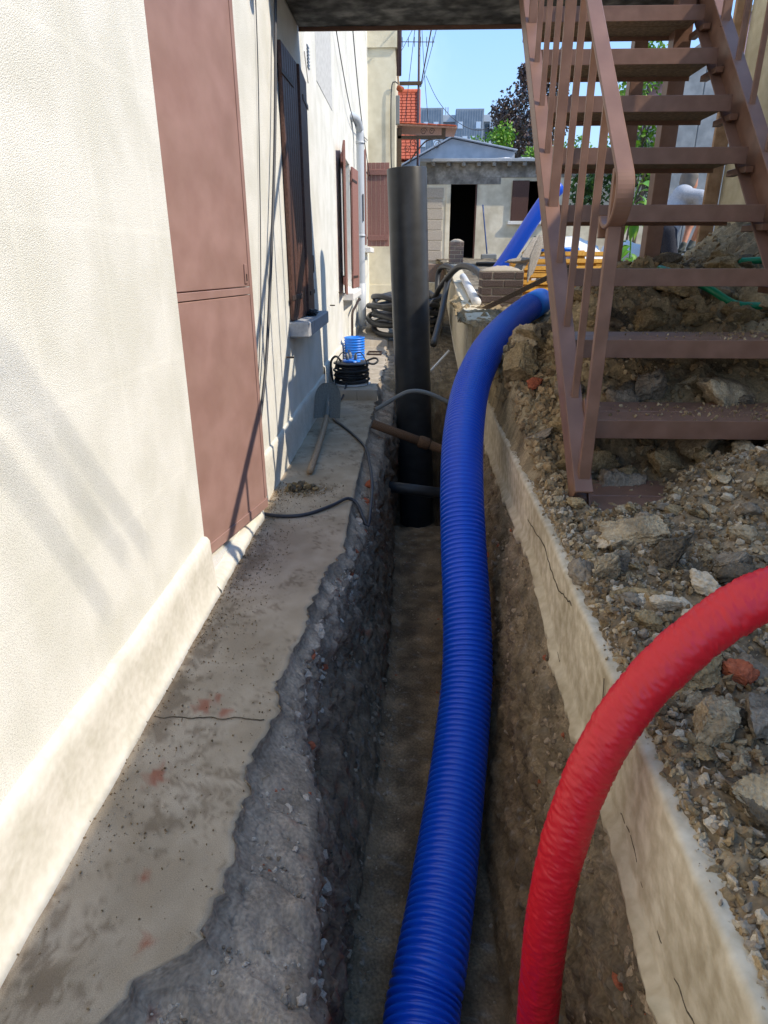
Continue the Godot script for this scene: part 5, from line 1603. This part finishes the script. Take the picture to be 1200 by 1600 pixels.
func sdf_mesh(bones: Array, cell: float, k := .03) -> ArrayMesh:
	var lo := Vector3.INF
	var hi := -Vector3.INF
	for b in bones:
		var rm := maxf(b[2], b[3]) + cell * 2
		for q in [b[0], b[1]]:
			lo = lo.min(q - Vector3.ONE * rm); hi = hi.max(q + Vector3.ONE * rm)
	var n := Vector3i(((hi - lo) / cell).ceil()) + Vector3i.ONE
	var f := PackedFloat32Array()
	f.resize(n.x * n.y * n.z)
	f.fill(1.0)
	for b in bones:
		var rm := maxf(b[2], b[3]) + cell * 3 + k
		var bl: Vector3 = b[0].min(b[1]) - Vector3.ONE * rm
		var bh: Vector3 = b[0].max(b[1]) + Vector3.ONE * rm
		var i0 := Vector3i(((bl - lo) / cell).floor()).clamp(Vector3i.ZERO, n - Vector3i.ONE)
		var i1 := Vector3i(((bh - lo) / cell).ceil()).clamp(Vector3i.ZERO, n - Vector3i.ONE)
		for z in range(i0.z, i1.z + 1):
			for y in range(i0.y, i1.y + 1):
				for x in range(i0.x, i1.x + 1):
					var id := (z * n.y + y) * n.x + x
					var d := cap_d(lo + Vector3(x, y, z) * cell, b[0], b[1], b[2], b[3])
					var o := f[id]
					var h := maxf(k - absf(o - d), 0.0) / k
					f[id] = minf(o, d) - h * h * k * .25
	var vid := {}
	var v := PackedVector3Array()
	var ix := PackedInt32Array()
	var co := [Vector3i(0,0,0),Vector3i(1,0,0),Vector3i(0,1,0),Vector3i(1,1,0),Vector3i(0,0,1),Vector3i(1,0,1),Vector3i(0,1,1),Vector3i(1,1,1)]
	var ed := [[0,1],[2,3],[4,5],[6,7],[0,2],[1,3],[4,6],[5,7],[0,4],[1,5],[2,6],[3,7]]
	for z in n.z - 1:
		for y in n.y - 1:
			for x in n.x - 1:
				var id := (z * n.y + y) * n.x + x
				var a0 := f[id]
				if a0 > cell * 3.0 or a0 < -cell * 3.0: continue
				var c := []
				var neg := 0
				for q in co:
					var val := f[((z + q.z) * n.y + y + q.y) * n.x + x + q.x]
					c.append(val)
					if val < 0: neg += 1
				if neg == 0 or neg == 8: continue
				var s := Vector3.ZERO
				var m := 0
				for e in ed:
					var p: float = c[e[0]]
					var r: float = c[e[1]]
					if (p < 0) != (r < 0):
						s += Vector3(co[e[0]]).lerp(Vector3(co[e[1]]), p / (p - r))
						m += 1
				vid[id] = v.size()
				v.append(lo + (Vector3(x, y, z) + s / m) * cell)
	var sx := 1
	var sy := n.x
	var sz := n.x * n.y
	for id in vid:
		var a := f[id]
		for ax in [[sx, sy, sz], [sy, sz, sx], [sz, sx, sy]]:
			var o: int = id + ax[0]
			if o >= f.size(): continue
			if (a < 0) == (f[o] < 0): continue
			var i1: int = id - ax[1]
			var i2: int = id - ax[2]
			var i3: int = id - ax[1] - ax[2]
			if not (vid.has(i1) and vid.has(i2) and vid.has(i3)): continue
			var q := [vid[id], vid[i1], vid[i3], vid[i2]]
			if a < 0: ix.append_array([q[0], q[2], q[1], q[0], q[3], q[2]])
			else: ix.append_array([q[0], q[1], q[2], q[0], q[2], q[3]])
	return mesh_from(v, ix)

func worker():
	var P := thing("person", "person in a pale grey shirt and dark trousers bending over, gloved", "person", Vector3(3.0,.82,-8.5))
	P.position = Vector3.ZERO
	var V := func(x, y, z): return Vector3(x, y, z)
	# skin: head, neck, arms
	var hd := Vector3(3.30, 2.10, -8.62)
	var body := [[hd + Vector3(0,.03,0), hd + Vector3(.02,-.03,-.02), .093, .085], [hd + Vector3(.01,-.06,-.02), hd + Vector3(.03,-.09,-.04), .06, .05],
		[V.call(3.20,1.98,-8.56), hd, .055, .055],
		[V.call(3.36,1.92,-8.40), V.call(3.42,1.66,-8.36), .052, .042], [V.call(3.42,1.66,-8.36), V.call(3.37,1.44,-8.42), .042, .030],
		[V.call(3.34,1.90,-8.74), V.call(3.45,1.64,-8.78), .052, .042], [V.call(3.45,1.64,-8.78), V.call(3.38,1.42,-8.70), .042, .030],
		[V.call(3.18,1.90,-8.57), V.call(3.08,1.60,-8.55), .09, .10],
		[V.call(3.22,1.92,-8.57), V.call(3.36,1.91,-8.40), .05, .045], [V.call(3.22,1.92,-8.57), V.call(3.34,1.89,-8.74), .05, .045],
		[V.call(3.08,1.56,-8.47), V.call(3.16,1.20,-8.44), .085, .06], [V.call(3.16,1.20,-8.44), V.call(3.10,.86,-8.46), .058, .042],
		[V.call(3.06,1.56,-8.64), V.call(3.04,1.20,-8.68), .085, .06], [V.call(3.04,1.20,-8.68), V.call(2.96,.86,-8.66), .058, .042]]
	var skin := obj("body", sdf_mesh(body, .017), M.skin, P)
	# shirt over torso and upper arms
	var shirt := [[V.call(3.23,1.95,-8.57), V.call(3.14,1.74,-8.56), .125, .15], [V.call(3.14,1.74,-8.56), V.call(3.07,1.56,-8.55), .15, .155],
		[V.call(3.22,1.95,-8.50), V.call(3.37,1.92,-8.40), .09, .075], [V.call(3.37,1.92,-8.40), V.call(3.405,1.76,-8.37), .074, .066],
		[V.call(3.22,1.95,-8.64), V.call(3.35,1.90,-8.74), .09, .075], [V.call(3.35,1.90,-8.74), V.call(3.40,1.74,-8.77), .074, .066]]
	obj("shirt", sdf_mesh(shirt, .016), M.shirt, P)
	var tro := [[V.call(3.07,1.57,-8.55), V.call(3.06,1.50,-8.55), .15, .14],
		[V.call(3.08,1.54,-8.47), V.call(3.16,1.20,-8.44), .105, .085], [V.call(3.16,1.20,-8.44), V.call(3.10,.90,-8.46), .085, .075],
		[V.call(3.06,1.54,-8.64), V.call(3.04,1.20,-8.68), .105, .085], [V.call(3.04,1.20,-8.68), V.call(2.96,.90,-8.66), .085, .075]]
	obj("trousers", sdf_mesh(tro, .017), M.trousers, P)
	for b in [[V.call(3.09,.86,-8.46), V.call(3.24,.845,-8.44)], [V.call(2.95,.86,-8.66), V.call(3.10,.845,-8.68)]]:
		obj("boot", sdf_mesh([[b[0], b[1], .055, .04], [b[0], b[0] + Vector3(0,.1,0), .055, .055]], .016), M.iron, P)
	obj("hair", sdf_mesh([[hd + Vector3(-.01,.05,.02), hd + Vector3(-.02,-.01,.03), .094, .082], [hd + Vector3(-.01,.055,-.02), hd + Vector3(-.03,.0,-.02), .088, .075]], .014), M.hair, P)
	for sd in [-1, 1]:
		obj("ear", sdf_mesh([[hd + Vector3(0,-.01,.088*sd), hd + Vector3(.0,.02,.092*sd), .016, .018]], .008, .01), M.skin, P)
	# gloved hands, fingers curled
	for wv in [V.call(3.37,1.44,-8.42), V.call(3.38,1.42,-8.70)]:
		var hb := [[wv, wv + Vector3(-.02,-.07,0), .036, .040]]
		for q in 4:
			var ro: Vector3 = wv + Vector3(-.01 - .004*q, -.09, -.033 + .022*q)
			var kn := ro + Vector3(-.045 + .004*q, -.028, 0)
			hb.append([ro, kn, .012, .011]); hb.append([kn, kn + Vector3(-.03,.012,0), .011, .009])
		hb.append([wv + Vector3(.0,-.04,.03), wv + Vector3(-.05,-.07,.045), .014, .011])
		obj("glove", sdf_mesh(hb, .008, .012), M.glove, P)
